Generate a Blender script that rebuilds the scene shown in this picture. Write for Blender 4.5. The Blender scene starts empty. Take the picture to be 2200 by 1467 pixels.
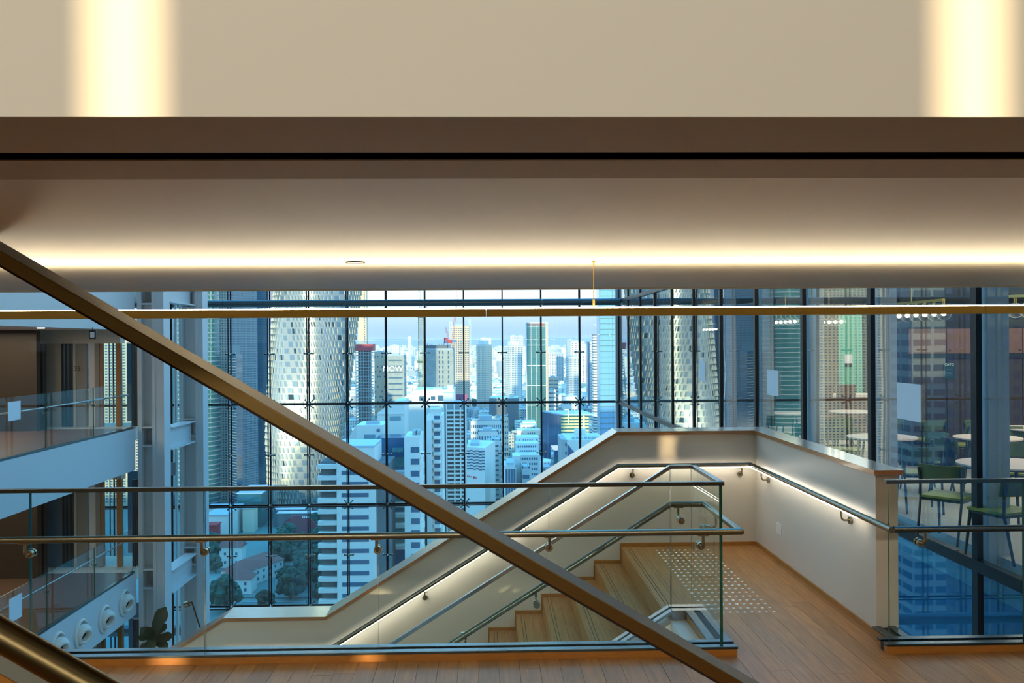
import bpy, math, random
from mathutils import Matrix, Vector
random.seed(7)
S = bpy.context.scene
COL = S.collection
R = math.radians
# ------------------------------------------------------------ camera
FPX, CX, HY = 2000.0, 1100.0, 734.2
YAW, ROLL = 0.0275, 0.0065
fw = Vector((math.sin(YAW), math.cos(YAW), 0)); r0 = Vector((math.cos(YAW), -math.sin(YAW), 0)); u0 = Vector((0, 0, 1))
rt = r0*math.cos(ROLL) - u0*math.sin(ROLL); up = u0*math.cos(ROLL) + r0*math.sin(ROLL)
cam = bpy.data.cameras.new('camera'); cam.sensor_width = 36.0; cam.lens = FPX/2200*36; cam.clip_start = .05; cam.clip_end = 60000
co = bpy.data.objects.new('camera', cam); COL.objects.link(co)
co.matrix_world = Matrix((( rt.x, up.x, -fw.x, 0), (rt.y, up.y, -fw.y, 0), (rt.z, up.z, -fw.z, 0), (0, 0, 0, 1)))
S.camera = co
def W(px, py, Y):
    "point of the world plane y = Y seen at pixel px, py of the photograph"
    d = fw + rt*((px-CX)/FPX) - up*((py-HY)/FPX)
    d = d*(Y/d.y); return d
def X(px, Y, py=735): return W(px, py, Y).x
def Z(py, Y, px=1100): return W(px, py, Y).z
# ------------------------------------------------------------ world, sun, big lamps, added fills, exposure
def world():
    w = bpy.data.worlds.new('sky'); S.world = w; w.use_nodes = True
    nt = w.node_tree; nt.nodes.clear()
    tc = nt.nodes.new('ShaderNodeTexCoord'); sp = nt.nodes.new('ShaderNodeSeparateXYZ'); mp = nt.nodes.new('ShaderNodeMapRange')
    mp.inputs[1].default_value = -0.02; mp.inputs[2].default_value = 0.98; 
    cr = nt.nodes.new('ShaderNodeValToRGB'); bg = nt.nodes.new('ShaderNodeBackground'); out = nt.nodes.new('ShaderNodeOutputWorld')
    nt.links.new(tc.outputs['Generated'], sp.inputs[0]); nt.links.new(sp.outputs[2], mp.inputs[0]); nt.links.new(mp.outputs[0], cr.inputs[0])
    nt.links.new(cr.outputs[0], bg.inputs[0]); nt.links.new(bg.outputs[0], out.inputs[0])
    e = cr.color_ramp.elements
    e[0].position = 0; e[0].color = (.12, .125, .165, 1); e[1].position = 1; e[1].color = (.05, .29, .63, 1)
    for p, c in ((.02, (.125, .135, .175)), (.032, (.14, .155, .20)), (.048, (.19, .195, .22)), (.066, (.36, .31, .29)), (.16, (.32, .33, .33)), (.4, (.11, .31, .48))):
        k = e.new(p); k.color = (*c, 1)
    bg.inputs[1].default_value = WORLD
WORLD, SUN, WARM = 5.4, 7.0, .78
world()
SUNDIR = Vector((.30, 1.0, -.165)).normalized()
def lamp(name, kind, energy, color, loc=(0, 0, 0), size=None, sizey=None, d=None):
    l = bpy.data.lights.new(name, kind); l.energy = energy; l.color = color
    if kind == 'AREA':
        l.shape = 'RECTANGLE'; l.size = size; l.size_y = sizey
    o = bpy.data.objects.new(name, l); COL.objects.link(o); o.location = loc
    if d is not None: o.rotation_euler = Vector(d).to_track_quat('-Z', 'Y').to_euler()
    return o
s = lamp('sun', 'SUN', SUN, (1.0, .74, .42), d=SUNDIR); s.data.angle = R(.6)
lamp('hall_ceiling_lamp', 'AREA', 60*WARM, (1.0, .86, .66), (-1.0, -1.6, 4.45), 10, 1.6, (0, .75, -1))  # unseen fill light added above to brighten the hall and bulkhead face
hl_ = lamp('hall_wall_lamp', 'AREA', 120*WARM, (1.0, .92, .80), (-2.0, -5.7, 2.6), 9, .5, (0, 1, -.28)); hl_.data.spread = R(80)  # unseen fill light added behind the viewer, aimed to brighten the bulkhead
lamp('cafe_ceiling_lamp', 'AREA', 850*WARM, (1.0, .86, .68), (9, 15, .85), 6, 14, (0, 0, -1))
lamp('left_wing_lamp', 'AREA', 280*WARM, (1.0, .84, .62), (-11.8, 18.5, .28), 3, 7, (0, 0, -1))
lamp('left_wing_lamp', 'AREA', 150*WARM, (1.0, .82, .58), (-11.8, 18.5, -3.2), 3, 7, (0, 0, -1))
S.view_settings.view_transform = 'Standard'; S.view_settings.look = 'None'; S.view_settings.gamma = 1
S.view_settings.use_curve_mapping = False; S.view_settings.exposure = 0.0
cy = S.cycles
cy.max_bounces = 9; cy.diffuse_bounces = 4; cy.glossy_bounces = 5; cy.transparent_max_bounces = 40; cy.transmission_bounces = 4
cy.sample_clamp_indirect = 6; cy.sample_clamp_direct = 0; cy.caustics_reflective = False; cy.caustics_refractive = False
cy.use_denoising = True
# ------------------------------------------------------------ materials
M = {}
def lin(c):
    return tuple(((v/255)/12.92 if v/255 <= .04045 else ((v/255+.055)/1.055)**2.4) for v in c)
def mat(name, rgb, rough=.6, metal=0, coat=0, emit=None, es=0, spec=.5, var=0, noise=None, bump=0, aniso=0):
    m = bpy.data.materials.new(name); m.use_nodes = True; nt = m.node_tree; b = nt.nodes['Principled BSDF']
    c = lin(rgb)
    b.inputs['Base Color'].default_value = (*c, 1); b.inputs['Roughness'].default_value = rough; b.inputs['Metallic'].default_value = metal
    b.inputs['Coat Weight'].default_value = coat; b.inputs['Coat Roughness'].default_value = .12; b.inputs['Specular IOR Level'].default_value = spec
    if emit: b.inputs['Emission Color'].default_value = (*emit, 1); b.inputs['Emission Strength'].default_value = es
    if var or noise:
        hsv = nt.nodes.new('ShaderNodeHueSaturation'); hsv.inputs['Color'].default_value = (*c, 1)
        src = None
        if var:
            oi = nt.nodes.new('ShaderNodeObjectInfo'); mr = nt.nodes.new('ShaderNodeMapRange')
            mr.inputs[3].default_value = 1-var; mr.inputs[4].default_value = 1+var
            nt.links.new(oi.outputs['Random'], mr.inputs[0]); src = mr.outputs[0]
        if noise:
            tc = nt.nodes.new('ShaderNodeTexCoord'); mpn = nt.nodes.new('ShaderNodeMapping'); mpn.inputs['Scale'].default_value = noise[0]
            nz = nt.nodes.new('ShaderNodeTexNoise'); nz.inputs['Scale'].default_value = noise[1]; nz.inputs['Detail'].default_value = 5
            nt.links.new(tc.outputs['Object'], mpn.inputs[0])
            if var:
                ad = nt.nodes.new('ShaderNodeVectorMath'); ad.operation = 'ADD'
                sc = nt.nodes.new('ShaderNodeVectorMath'); sc.operation = 'SCALE'; sc.inputs[3].default_value = 40; cb = nt.nodes.new('ShaderNodeCombineXYZ')
                nt.links.new(oi.outputs['Random'], cb.inputs[0]); nt.links.new(oi.outputs['Random'], cb.inputs[2]); nt.links.new(cb.outputs[0], sc.inputs[0])
                nt.links.new(mpn.outputs[0], ad.inputs[0]); nt.links.new(sc.outputs[0], ad.inputs[1]); nt.links.new(ad.outputs[0], nz.inputs[0])
            else: nt.links.new(mpn.outputs[0], nz.inputs[0])
            mr2 = nt.nodes.new('ShaderNodeMapRange'); mr2.inputs[1].default_value = .3; mr2.inputs[2].default_value = .7
            mr2.inputs[3].default_value = 1-noise[2]; mr2.inputs[4].default_value = 1+noise[2]
            nt.links.new(nz.outputs[0], mr2.inputs[0])
            if src is not None:
                mu = nt.nodes.new('ShaderNodeMath'); mu.operation = 'MULTIPLY'; nt.links.new(src, mu.inputs[0]); nt.links.new(mr2.outputs[0], mu.inputs[1]); src = mu.outputs[0]
            else: src = mr2.outputs[0]
            if bump:
                bp = nt.nodes.new('ShaderNodeBump'); bp.inputs['Strength'].default_value = bump; bp.inputs['Distance'].default_value = .002
                nt.links.new(nz.outputs[0], bp.inputs['Height']); nt.links.new(bp.outputs[0], b.inputs['Normal'])
        nt.links.new(src, hsv.inputs['Value']); nt.links.new(hsv.outputs[0], b.inputs['Base Color'])
    M[name] = m; return m
def glass(name, tint, base=.05, k=.9, rough=0.0, wav=0):
    m = bpy.data.materials.new(name); m.use_nodes = True; nt = m.node_tree; nt.nodes.clear(); N = nt.nodes.new; L = nt.links.new
    g = N('ShaderNodeNewGeometry'); dt = N('ShaderNodeVectorMath'); dt.operation = 'DOT_PRODUCT'
    L(g.outputs['Normal'], dt.inputs[0]); L(g.outputs['Incoming'], dt.inputs[1])
    def mth(op, a, b=None):
        n = N('ShaderNodeMath'); n.operation = op
        if isinstance(a, (int, float)): n.inputs[0].default_value = a
        else: L(a, n.inputs[0])
        if b is not None:
            if isinstance(b, (int, float)): n.inputs[1].default_value = b
            else: L(b, n.inputs[1])
        return n.outputs[0]
    a = mth('ABSOLUTE', dt.outputs['Value']); a = mth('SUBTRACT', 1.0, a); a = mth('POWER', a, 4.0); a = mth('MULTIPLY', a, k); a = mth('ADD', a, base)
    tr = N('ShaderNodeBsdfTransparent'); tr.inputs[0].default_value = (*tint, 1)
    gl = N('ShaderNodeBsdfGlossy'); gl.inputs['Roughness'].default_value = rough
    gl.inputs[0].default_value = (.92, .97, 1, 1)
    if wav:
        tc = N('ShaderNodeTexCoord'); nz = N('ShaderNodeTexNoise'); nz.inputs['Scale'].default_value = .7; nz.inputs['Detail'].default_value = 1
        L(tc.outputs['Object'], nz.inputs[0]); bp = N('ShaderNodeBump'); bp.inputs['Strength'].default_value = wav; bp.inputs['Distance'].default_value = .02
        L(nz.outputs[0], bp.inputs['Height']); L(bp.outputs[0], gl.inputs['Normal'])
    mx = N('ShaderNodeMixShader'); L(a, mx.inputs[0]); L(tr.outputs[0], mx.inputs[1]); L(gl.outputs[0], mx.inputs[2])
    o = N('ShaderNodeOutputMaterial'); L(mx.outputs[0], o.inputs[0]); M[name] = m; return m
WOODN = ((.6, .05, .6), 26, .22)
mat('oak', (166, 112, 54), .45, coat=.04, var=.16, noise=((9, .7, 9), 5, .20), bump=.15)
mat('oak_trim', (166, 108, 40), .38, coat=.2, noise=((2, 2, 12), 6, .12))
mat('oak_cap', (170, 114, 62), .34, coat=1.0, noise=((1.5, 8, 8), 5, .14))
mat('plaster', (226, 221, 206), .75)
mat('plaster_gloss', (214, 207, 192), .33, spec=.6)
mat('ceiling_paint', (188, 182, 164), .5, spec=.3, coat=.3); M['ceiling_paint'].node_tree.nodes['Principled BSDF'].inputs['Coat Roughness'].default_value = .46
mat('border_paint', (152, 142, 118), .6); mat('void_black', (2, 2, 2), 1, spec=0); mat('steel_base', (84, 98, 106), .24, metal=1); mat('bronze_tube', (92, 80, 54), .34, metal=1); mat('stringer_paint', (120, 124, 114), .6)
mat('black', (6, 6, 8), .5)
mat('groove', (28, 16, 10), .8)
mat('steel', (168, 168, 172), .22, metal=1); mat('stud_metal', (236, 230, 218), .22, metal=.35)
mat('steel_dark', (98, 108, 110), .26, metal=1)
mat('bronze', (138, 112, 66), .34, metal=1, noise=((1, 14, 14), 30, .03))
mat('satin_tube', (128, 125, 110), .28, metal=1)
mat('bracket_steel', (150, 142, 122), .25, metal=1)
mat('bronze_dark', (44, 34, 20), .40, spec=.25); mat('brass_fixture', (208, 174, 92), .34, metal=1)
mat('cable', (24, 30, 38), .45, metal=.6)
mat('dark_frame', (12, 20, 30), .35, metal=.3)
mat('tube_grey', (92, 104, 108), .34, metal=.7)
mat('white_steel', (214, 218, 220), .42)
mat('grey_steel', (140, 142, 140), .5)
mat('white_plastic', (232, 230, 222), .4)
mat('led', (255, 250, 240), .5, emit=(1, .82, .56), es=48)
mat('led_rail', (255, 250, 240), .5, emit=(1, .90, .76), es=16)
mat('bulb', (255, 250, 240), .5, emit=(1, .82, .52), es=28)
mat('downlight', (255, 250, 240), .5, emit=(1, .9, .75), es=12)
mat('cafe_floor', (206, 200, 186), .35, noise=((1, 1, 1), 3, .04))
mat('cafe_wall', (176, 160, 136), .7)
mat('cabinet_dark', (58, 50, 52), .45, noise=((8, 8, 1), 6, .15))
mat('cabinet_brown', (116, 84, 70), .45, noise=((8, 8, 1), 6, .12))
mat('teal_panel', (104, 186, 164), .35)
mat('table_top', (232, 214, 200), .35)
mat('chair_frame', (36, 52, 56), .4)
mat('olive', (140, 150, 62), .5)
mat('olive_dark', (86, 104, 70), .5)
mat('dark_cloth', (30, 36, 40), .9)
mat('paper', (232, 238, 245), .5)
mat('brown_wall', (50, 38, 22), .45, noise=((6, 6, .6), 5, .12))
mat('wing_floor', (104, 76, 58), .4, noise=((9, .8, 9), 5, .15))
mat('dark_panel', (38, 40, 42), .4)
mat('pale_panel', (196, 188, 172), .6)
mat('sign_dark', (24, 30, 40), .4); mat('sign_teal', (14, 62, 76), .4)
mat('text_white', (235, 240, 240), .5); mat('text_red', (205, 40, 50), .5); mat('text_gold', (190, 170, 80), .5); mat('text_grey', (110, 116, 122), .5)
mat('leaf', (34, 58, 34), .38, var=.2); mat('stem', (70, 56, 40), .7)
mat('planter', (180, 178, 170), .5)
mat('edge_green', (24, 92, 74), .15, spec=.8)
glass('rail_glass', (.955, .985, .975), .012, .4)
glass('near_glass', (.98, .99, .988), .008, .3)
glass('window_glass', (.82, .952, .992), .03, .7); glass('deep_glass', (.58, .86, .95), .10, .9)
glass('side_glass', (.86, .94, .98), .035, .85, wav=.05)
glass('cafe_bulb_glass', (.99, .97, .93), .04, .6)
# ------------------------------------------------------------ mesh builder
WL = {}
class MB:
    def __init__(s): s.v = []; s.f = []; s.m = []
    def add(s, vs, fs, mi=0):
        n = len(s.v); s.v += [tuple(v) for v in vs]
        s.f += [tuple(i+n for i in f) for f in fs]; s.m += [mi]*len(fs) if isinstance(mi, int) else list(mi); return s
    def box(s, x0, x1, y0, y1, z0, z1, mi=0):
        v = [(x, y, z) for z in (z0, z1) for y in (y0, y1) for x in (x0, x1)]
        return s.add(v, [(0, 2, 3, 1), (4, 5, 7, 6), (0, 1, 5, 4), (2, 6, 7, 3), (0, 4, 6, 2), (1, 3, 7, 5)], mi)
    def beam(s, a, b, w, h, upv=(0, 0, 1), mi=0):
        "box bar from a to b, w across, h along upv"
        a = Vector(a); b = Vector(b); d = (b-a).normalized(); sd = d.cross(Vector(upv))
        if sd.length < 1e-5: sd = d.cross(Vector((0, 1, 0)))
        sd.normalize(); u = sd.cross(d).normalized()
        v = [p + sd*(i*w/2) + u*(j*h/2) for p in (a, b) for j in (-1, 1) for i in (-1, 1)]
        return s.add(v, [(0, 1, 3, 2), (4, 6, 7, 5), (0, 4, 5, 1), (2, 3, 7, 6), (0, 2, 6, 4), (1, 5, 7, 3)], mi)
    def prism(s, poly, y0, y1, axis='y', mi=0):
        n = len(poly)
        if axis == 'y': v = [(p[0], y0, p[1]) for p in poly] + [(p[0], y1, p[1]) for p in poly]
        elif axis == 'x': v = [(y0, p[0], p[1]) for p in poly] + [(y1, p[0], p[1]) for p in poly]
        else: v = [(p[0], p[1], y0) for p in poly] + [(p[0], p[1], y1) for p in poly]
        f = [tuple(range(n)), tuple(range(2*n-1, n-1, -1))] + [(i, (i+1) % n + 0, (i+1) % n + n, i+n) for i in range(n)]
        return s.add(v, f, mi)
    def tube(s, pts, r, n=12, cap=True, mi=0, r1=None):
        pts = [Vector(p) for p in pts]; rings = []
        ref = Vector((0, 0, 1))
        for i, p in enumerate(pts):
            d0 = (p-pts[i-1]).normalized() if i else None; d1 = (pts[i+1]-p).normalized() if i < len(pts)-1 else None
            d = ((d0 or d1)+(d1 or d0)).normalized(); c = 1.0
            if d0 is not None and d1 is not None: c = 1/max(.5, math.cos(d0.angle(d1)/2))
            rf = ref if abs(d.dot(ref)) < .95 else Vector((0, 1, 0))
            a = d.cross(rf).normalized(); b = a.cross(d)
            rr = r if r1 is None else r + (r1-r)*i/(len(pts)-1)
            rings.append([p + a*(math.cos(t)*rr*c if d0 is not None and d1 is not None and abs((d1-d0).normalized().dot(a)) > .5 else math.cos(t)*rr)
                          + b*(math.sin(t)*rr*(c if d0 is not None and d1 is not None and (d1-d0).length > 1e-4 and abs((d1-d0).normalized().dot(b)) > .5 else 1)) for t in [2*math.pi*k/n for k in range(n)]])
        v = [q for rg in rings for q in rg]; f = []
        for i in range(len(pts)-1):
            for k in range(n): f.append((i*n+k, i*n+(k+1) % n, (i+1)*n+(k+1) % n, (i+1)*n+k))
        if cap: f.append(tuple(range(n-1, -1, -1))); f.append(tuple(range((len(pts)-1)*n, len(pts)*n)))
        return s.add(v, f, mi)
    def disc(s, c, axis, r, t, n=20, mi=0, r2=None):
        c = Vector(c); a = Vector(axis).normalized(); return s.tube([c-a*t/2, c+a*t/2], r, n, mi=mi, r1=r2)
    def ball(s, c, r, n=10, m=6, sq=(1, 1, 1), mi=0, jit=0):
        c = Vector(c); v = [c+Vector((0, 0, -r*sq[2]))]; f = []
        for j in range(1, m):
            ph = -math.pi/2+math.pi*j/m
            for k in range(n):
                q = 1+random.uniform(-jit, jit)
                v.append(c+Vector((math.cos(ph)*math.cos(2*math.pi*k/n)*r*sq[0]*q, math.cos(ph)*math.sin(2*math.pi*k/n)*r*sq[1]*q, math.sin(ph)*r*sq[2]*q)))
        v.append(c+Vector((0, 0, r*sq[2]))); L = len(v)-1
        for k in range(n):
            f.append((0, 1+(k+1) % n, 1+k)); f.append((L, 1+(m-2)*n+k, 1+(m-2)*n+(k+1) % n))
            for j in range(m-2): f.append((1+j*n+k, 1+j*n+(k+1) % n, 1+(j+1)*n+(k+1) % n, 1+(j+1)*n+k))
        return s.add(v, f, mi)
    def build(s, name, mats, parent=None, smooth=False, bevel=0, stuff=False):
        me = bpy.data.meshes.new(name)
        xs = [v[0] for v in s.v]; ys = [v[1] for v in s.v]; zs = [v[2] for v in s.v]
        c = ((min(xs)+max(xs))/2, (min(ys)+max(ys))/2, min(zs))
        me.from_pydata([(v[0]-c[0], v[1]-c[1], v[2]-c[2]) for v in s.v], [], s.f)
        if isinstance(mats, str): mats = [mats]
        for k in mats: me.materials.append(M[k])
        me.polygons.foreach_set('material_index', s.m)
        if smooth: me.polygons.foreach_set('use_smooth', [True]*len(me.polygons))
        me.update()
        o = bpy.data.objects.new(name, me); COL.objects.link(o)
        if smooth and smooth != 2:
            me.set_sharp_from_angle(angle=R(40))
        pw = WL.get(parent.name, (0, 0, 0)) if parent else (0, 0, 0)
        if parent: o.parent = parent
        o.location = (c[0]-pw[0], c[1]-pw[1], c[2]-pw[2]); WL[o.name] = c
        if bevel:
            b = o.modifiers.new('bevel', 'BEVEL'); b.width = bevel; b.segments = 2; b.limit_method = 'ANGLE'
        if stuff: o['kind'] = 'stuff'
        return o
def B(*a, **k): return MB().box(*a, **k)
def T(o, label=None, cat=None, group=None, kind=None):
    if label: o['label'] = label
    if cat: o['category'] = cat
    if group: o['group'] = group
    if kind: o['kind'] = kind
    return o
def E(name, loc, label=None, cat=None, group=None, kind=None):
    o = bpy.data.objects.new(name, None); COL.objects.link(o); o.location = loc; o.empty_display_size = .1; WL[o.name] = tuple(loc)
    return T(o, label, cat, group, kind)
KIDS = {}
def copy_tree(o, parent=None, loc=None, rz=None):
    c = o.copy(); COL.objects.link(c); c.parent = parent
    if loc is not None: c.location = loc
    if rz is not None: c.rotation_euler = (0, 0, rz)
    for ch in [q for q in KIDS.get(o.name, [])]: copy_tree(ch, c)
    return c
def register(o):
    "remember the children of a prototype, two levels deep"
    for q in list(COL.objects):
        if q.parent is not None: KIDS.setdefault(q.parent.name, [])
        if q.parent is not None and q not in KIDS[q.parent.name]: KIDS[q.parent.name].append(q)
def text(body, size, loc, rot, material, name='lettering', parent=None, extrude=.0, align='CENTER'):
    cu = bpy.data.curves.new(name, 'FONT'); cu.body = body; cu.size = size; cu.extrude = extrude; cu.align_x = align; cu.align_y = 'CENTER'; cu.resolution_u = 3
    tmp = bpy.data.objects.new('tmp', cu); COL.objects.link(tmp)
    me = bpy.data.meshes.new_from_object(tmp.evaluated_get(bpy.context.evaluated_depsgraph_get())); COL.objects.unlink(tmp); bpy.data.objects.remove(tmp)
    me.materials.clear(); me.materials.append(M[material])
    o = bpy.data.objects.new(name, me); COL.objects.link(o); pw = WL.get(parent.name, (0, 0, 0)) if parent else (0, 0, 0)
    if parent: o.parent = parent
    o.location = (loc[0]-pw[0], loc[1]-pw[1], loc[2]-pw[2]); o.rotation_euler = rot; WL[o.name] = tuple(loc)
    return o
ST = dict(kind='structure')
# ============================================================ THE SETTING
ZF = -2.045
SX0, SY0, SY1 = 1.338, 6.99, 9.23          # landing edge of the stairs and their width
TR, RI, NS = .263, .163, 11
XR = 2.685                                  # wall on the landing's outer side
YG = 6.06                                   # line of the front balustrades
# floor: slab with a plank surface
fl = E('floor', (0, 3, ZF), **ST)
m = MB(); m.box(-16, 4.55, -6, 6.14, ZF-.55, ZF-.014); m.box(SX0+.0, XR+.155, 6.14, 9.6, ZF-.55, ZF-.014); m.build('slab', 'plaster', fl)
m = B(-16, 4.55, -6, 4.6, ZF-.014, ZF); m.build('subfloor', 'oak', fl)
pw = .128; n = 0; protos = {}
x = -3.9
while x < 4.5:
    x1 = min(x+pw-.002, 4.54)
    yend = 5.98 if not (1.47 < x < 2.67) else 9.21
    if x > 2.67: yend = 5.98
    if 1.33 < x < 1.60: yend = 5.98
    y = 4.6 - random.uniform(0, 1.2)
    while y < yend:
        L = random.uniform(1.1, 2.3); y0 = max(y, 4.6); y1 = min(y+L, yend)
        if y1-y0 > .08:
            if yend - y1 < .15: y1 = yend
            m = B(x, x1, y0+.001, y1-.001, ZF-.013, ZF+random.uniform(-.0006, .0006)); m.build('plank', 'oak', fl)
        if y1 == yend: break
        y += L
    x += pw
# planks of the landing beside the guard box (x 1.338..1.47 behind the glass box)
for xa, xb in ((1.34, 1.467), (1.469, 1.50), (1.502, 1.628)):
    yy = 7.02 if xa < 1.5 else 7.0
    for y0, y1 in ((yy, 8.1), (8.102, 9.21)): B(xa, xb, y0, y1, ZF-.013, ZF).build('plank', 'oak', fl)
# tactile studs
ts = E('tactile_strip', (1.9, 8, ZF), 'field of small shiny domed studs set in the landing floor before the stairs', 'tactile paving')
dm = MB(); rr = .0125
for j, (ra, za) in enumerate(((1, 0), (.97, .35), (.75, .75), (.35, .97))):
    for k in range(10): dm.v.append((rr*ra*math.cos(k*math.pi/5), rr*ra*math.sin(k*math.pi/5), .007*za))
for j in range(3):
    for k in range(10): dm.f.append((j*10+k, j*10+(k+1) % 10, (j+1)*10+(k+1) % 10, (j+1)*10+k))
dm.f.append(tuple(range(30, 40))); dm.m = [0]*len(dm.f)
p = dm.build('stud', 'stud_metal', ts, smooth=2); sm = p.data; base = None
for i in range(20):
    for j in range(10):
        q = p if (i == 0 and j == 0) else p.copy()
        if q is not p: COL.objects.link(q)
        q.location = (1.648+j*.0555-1.9, 9.03-i*.11-8, 0)
# stair walls
TOPZ = -.937
kn = (1.292, TOPZ); k2 = (kn[0]-TR*NS, TOPZ-RI*NS); k3 = (-2.60, k2[1]); k4 = (-6.2, k3[1]-.62*3.6)
edge = [(2.84, TOPZ), kn, k2, k3, k4]
m = MB(); lowp = [(p[0], p[1]-2.9) for p in reversed(edge)]; lowp[-1] = (2.84, -4.9)
m.prism(edge+lowp, 9.23, 9.56); T(m.build('wall_back', 'plaster_gloss'), **ST)
cap = E('trim_1', (0, 9.4, TOPZ), **ST)
for a, b in zip(edge, edge[1:]):
    if a[0] > 2.8: a = (2.66, a[1])
    m = MB(); m.prism([(a[0], a[1]), (b[0], b[1]), (b[0], b[1]+.035), (a[0], a[1]+.035)], 9.205, 9.585); m.build('cap_board', 'oak_cap', cap)
m = B(XR, XR+.155, 6.37, 9.56, ZF-.5, TOPZ); T(m.build('wall_right', 'plaster_gloss'), **ST)
capr = E('trim_2', (XR, 7.9, TOPZ), **ST)
m = B(XR-.025, XR+.18, 6.33, 9.585, TOPZ, TOPZ+.035); m.build('cap_board', 'oak_cap', capr)
# skirtings
T(B(1.33, XR-.012, 9.205, 9.23, ZF-.005, ZF+.035).build('baseboard_back', 'oak_trim'), **ST)
T(B(XR-.014, XR, 6.37, 9.205, ZF-.005, ZF+.035).build('baseboard_right', 'oak_trim'), **ST)
# ceiling
ce = E('ceiling', (0, 3.5, .345), **ST)
B(-15, 4.55, 1.93, 6.0, .345, .50).build('soffit', 'ceiling_paint', ce)
B(-15, 4.55, 6.0, 6.02, .36, .50).build('shadow_gap', 'black', ce)
B(-15, 4.55, 6.02, 6.10, .338, 1.435).build('edge_beam', 'ceiling_paint', ce)
B(-15, 4.55, 1.735, 1.93, .338, .50).build('border_board', 'border_paint', ce)  # weaker light on this band is put into its darker colour
B(-15, 4.55, 1.665, 1.735, .340, .50).build('slot', 'void_black', ce)
MB().box(-15, 4.55, 1.40, 1.665, .338, 1.435, [1, 0, 0, 0, 0, 0]).build('bulkhead', ['plaster', 'border_paint'], ce)  # underside takes the same shade-darkened colour
B(-15, 4.55, 1.665, 6.02, .50, 1.435).build('floor_void', 'plaster', ce)
T(B(-16, 4.6, -6, 6.10, 4.6, 4.8).build('ceiling_upper', 'plaster'), **ST)
# ring of a flush ceiling fitting
m = MB(); cpt = W(762, 562, 3.98); cz = .345
for k in range(28):
    a0, a1 = 2*math.pi*k/28, 2*math.pi*(k+1)/28
    m.add([(cpt.x+math.cos(a)*r, 4.0+math.sin(a)*r, z) for a in (a0, a1) for r in (.038, .041) for z in (cz-.006, cz)], [(0, 2, 6, 4), (2, 3, 7, 6), (0, 4, 5, 1)])
m.add([(cpt.x+math.cos(2*math.pi*k/28)*.038, 4.0+math.sin(2*math.pi*k/28)*.038, cz-.004) for k in range(28)], [tuple(range(27, -1, -1))], 1)
T(m.build('ceiling_fitting', ['groove', 'ceiling_paint']), 'small round flush fitting in the ceiling, within the bright band of light', 'ceiling fitting')
# rear and side walls behind the viewer, with slit openings the low sun comes through
def sunback(x, y, z, Y=-6.0):
    t = (y-Y)/SUNDIR.y; return x-SUNDIR.x*t, z-SUNDIR.z*t
slits = []
for (xa, xb, y, za, zb) in ((-.605, -.49, 1.4, .30, .60), (.655, .79, 1.4, .30, .60), (-1.0, -.69, 1.4, .43, .50), (1.71, 1.82, 9.2, -1.19, -.60), (-2.17, -1.95, 5.98, -2.06, -1.93), (-.87, -.71, 5.98, -2.06, -1.93)):
    a = sunback(xa, y, za); b = sunback(xb, y, zb); slits.append((a[0], b[0], a[1], b[1]))
slits = [s for i, s in enumerate(slits) if i not in (2,)]
xs = sorted(set([-16, 4.6]+[s[0] for s in slits]+[s[1] for s in slits])); m = MB()
for a, b in zip(xs, xs[1:]):
    cm = (a+b)/2; hs = sorted([(s[2], s[3]) for s in slits if s[0] < cm < s[1]]); z = -115
    for h0, h1 in hs:
        if h0 > z: m.box(a, b, -6.15, -6, z, h0)
        z = max(z, h1)
    m.box(a, b, -6.15, -6, z, 4.8)
T(m.build('wall_rear', 'plaster'), **ST)
T(B(-16.1, -16, -6, 6, -6, 4.8).build('wall_side_left', 'plaster'), **ST)
T(B(4.56, 4.7, -6, 2.0, -6, 4.8).build('wall_side_right', 'plaster'), **ST)
# viewer's own tower and unseen masses added behind, sized to shade the near city
m = MB(); m.box(-16, 4.6, -6.15, -6.02, 4.8, 44); m.box(4.7, 62, -6.3, -5.9, -115, 44); m.box(-95, -16.1, -7, -6.2, -115, 44)
m.box(-240, -95, -22, -20, -115, 40); m.box(-520, -240, -22, -20, -115, 6)
T(m.build('wall_exterior', 'grey_steel'), **ST)
# ============================================================ STAIRCASE
st = E('staircase', (0, 8, ZF-RI*NS), 'wooden staircase with paired dark grip lines going down from the landing', 'staircase')
for i in range(NS):
    x1 = SX0-TR*i; x0 = x1-TR; z = ZF-RI*(i+1)
    if i < NS-1:
        for (a, b) in ((x0, x0+.14), (x0+.142, x1-.002)):
            t = B(a-.0, b, SY0, SY1-.012, z-.03, z).build('tread', 'oak', st)
        m = MB()
        for g in (.035, .062): m.box(x0+g, x0+g+.004, SY0+.03, SY1-.05, z-.002, z+.0008)
        m.build('grip_line', 'groove', st)
    B(x1-.012, x1, SY0, SY1-.012, z, z+RI-.0015).build('riser', 'oak', st)
m = MB()
for g in (.035, .062): m.box(SX0+g, SX0+g+.004, SY0+.03, SY1-.05, ZF-.002, ZF+.0012)
m.build('grip_line', 'groove', st)
zl = ZF-RI*NS
B(-2.75, SX0-TR*(NS-1)-.002, SY0, SY1-.012, zl-.03, zl).build('half_landing', 'oak', st)
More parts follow.
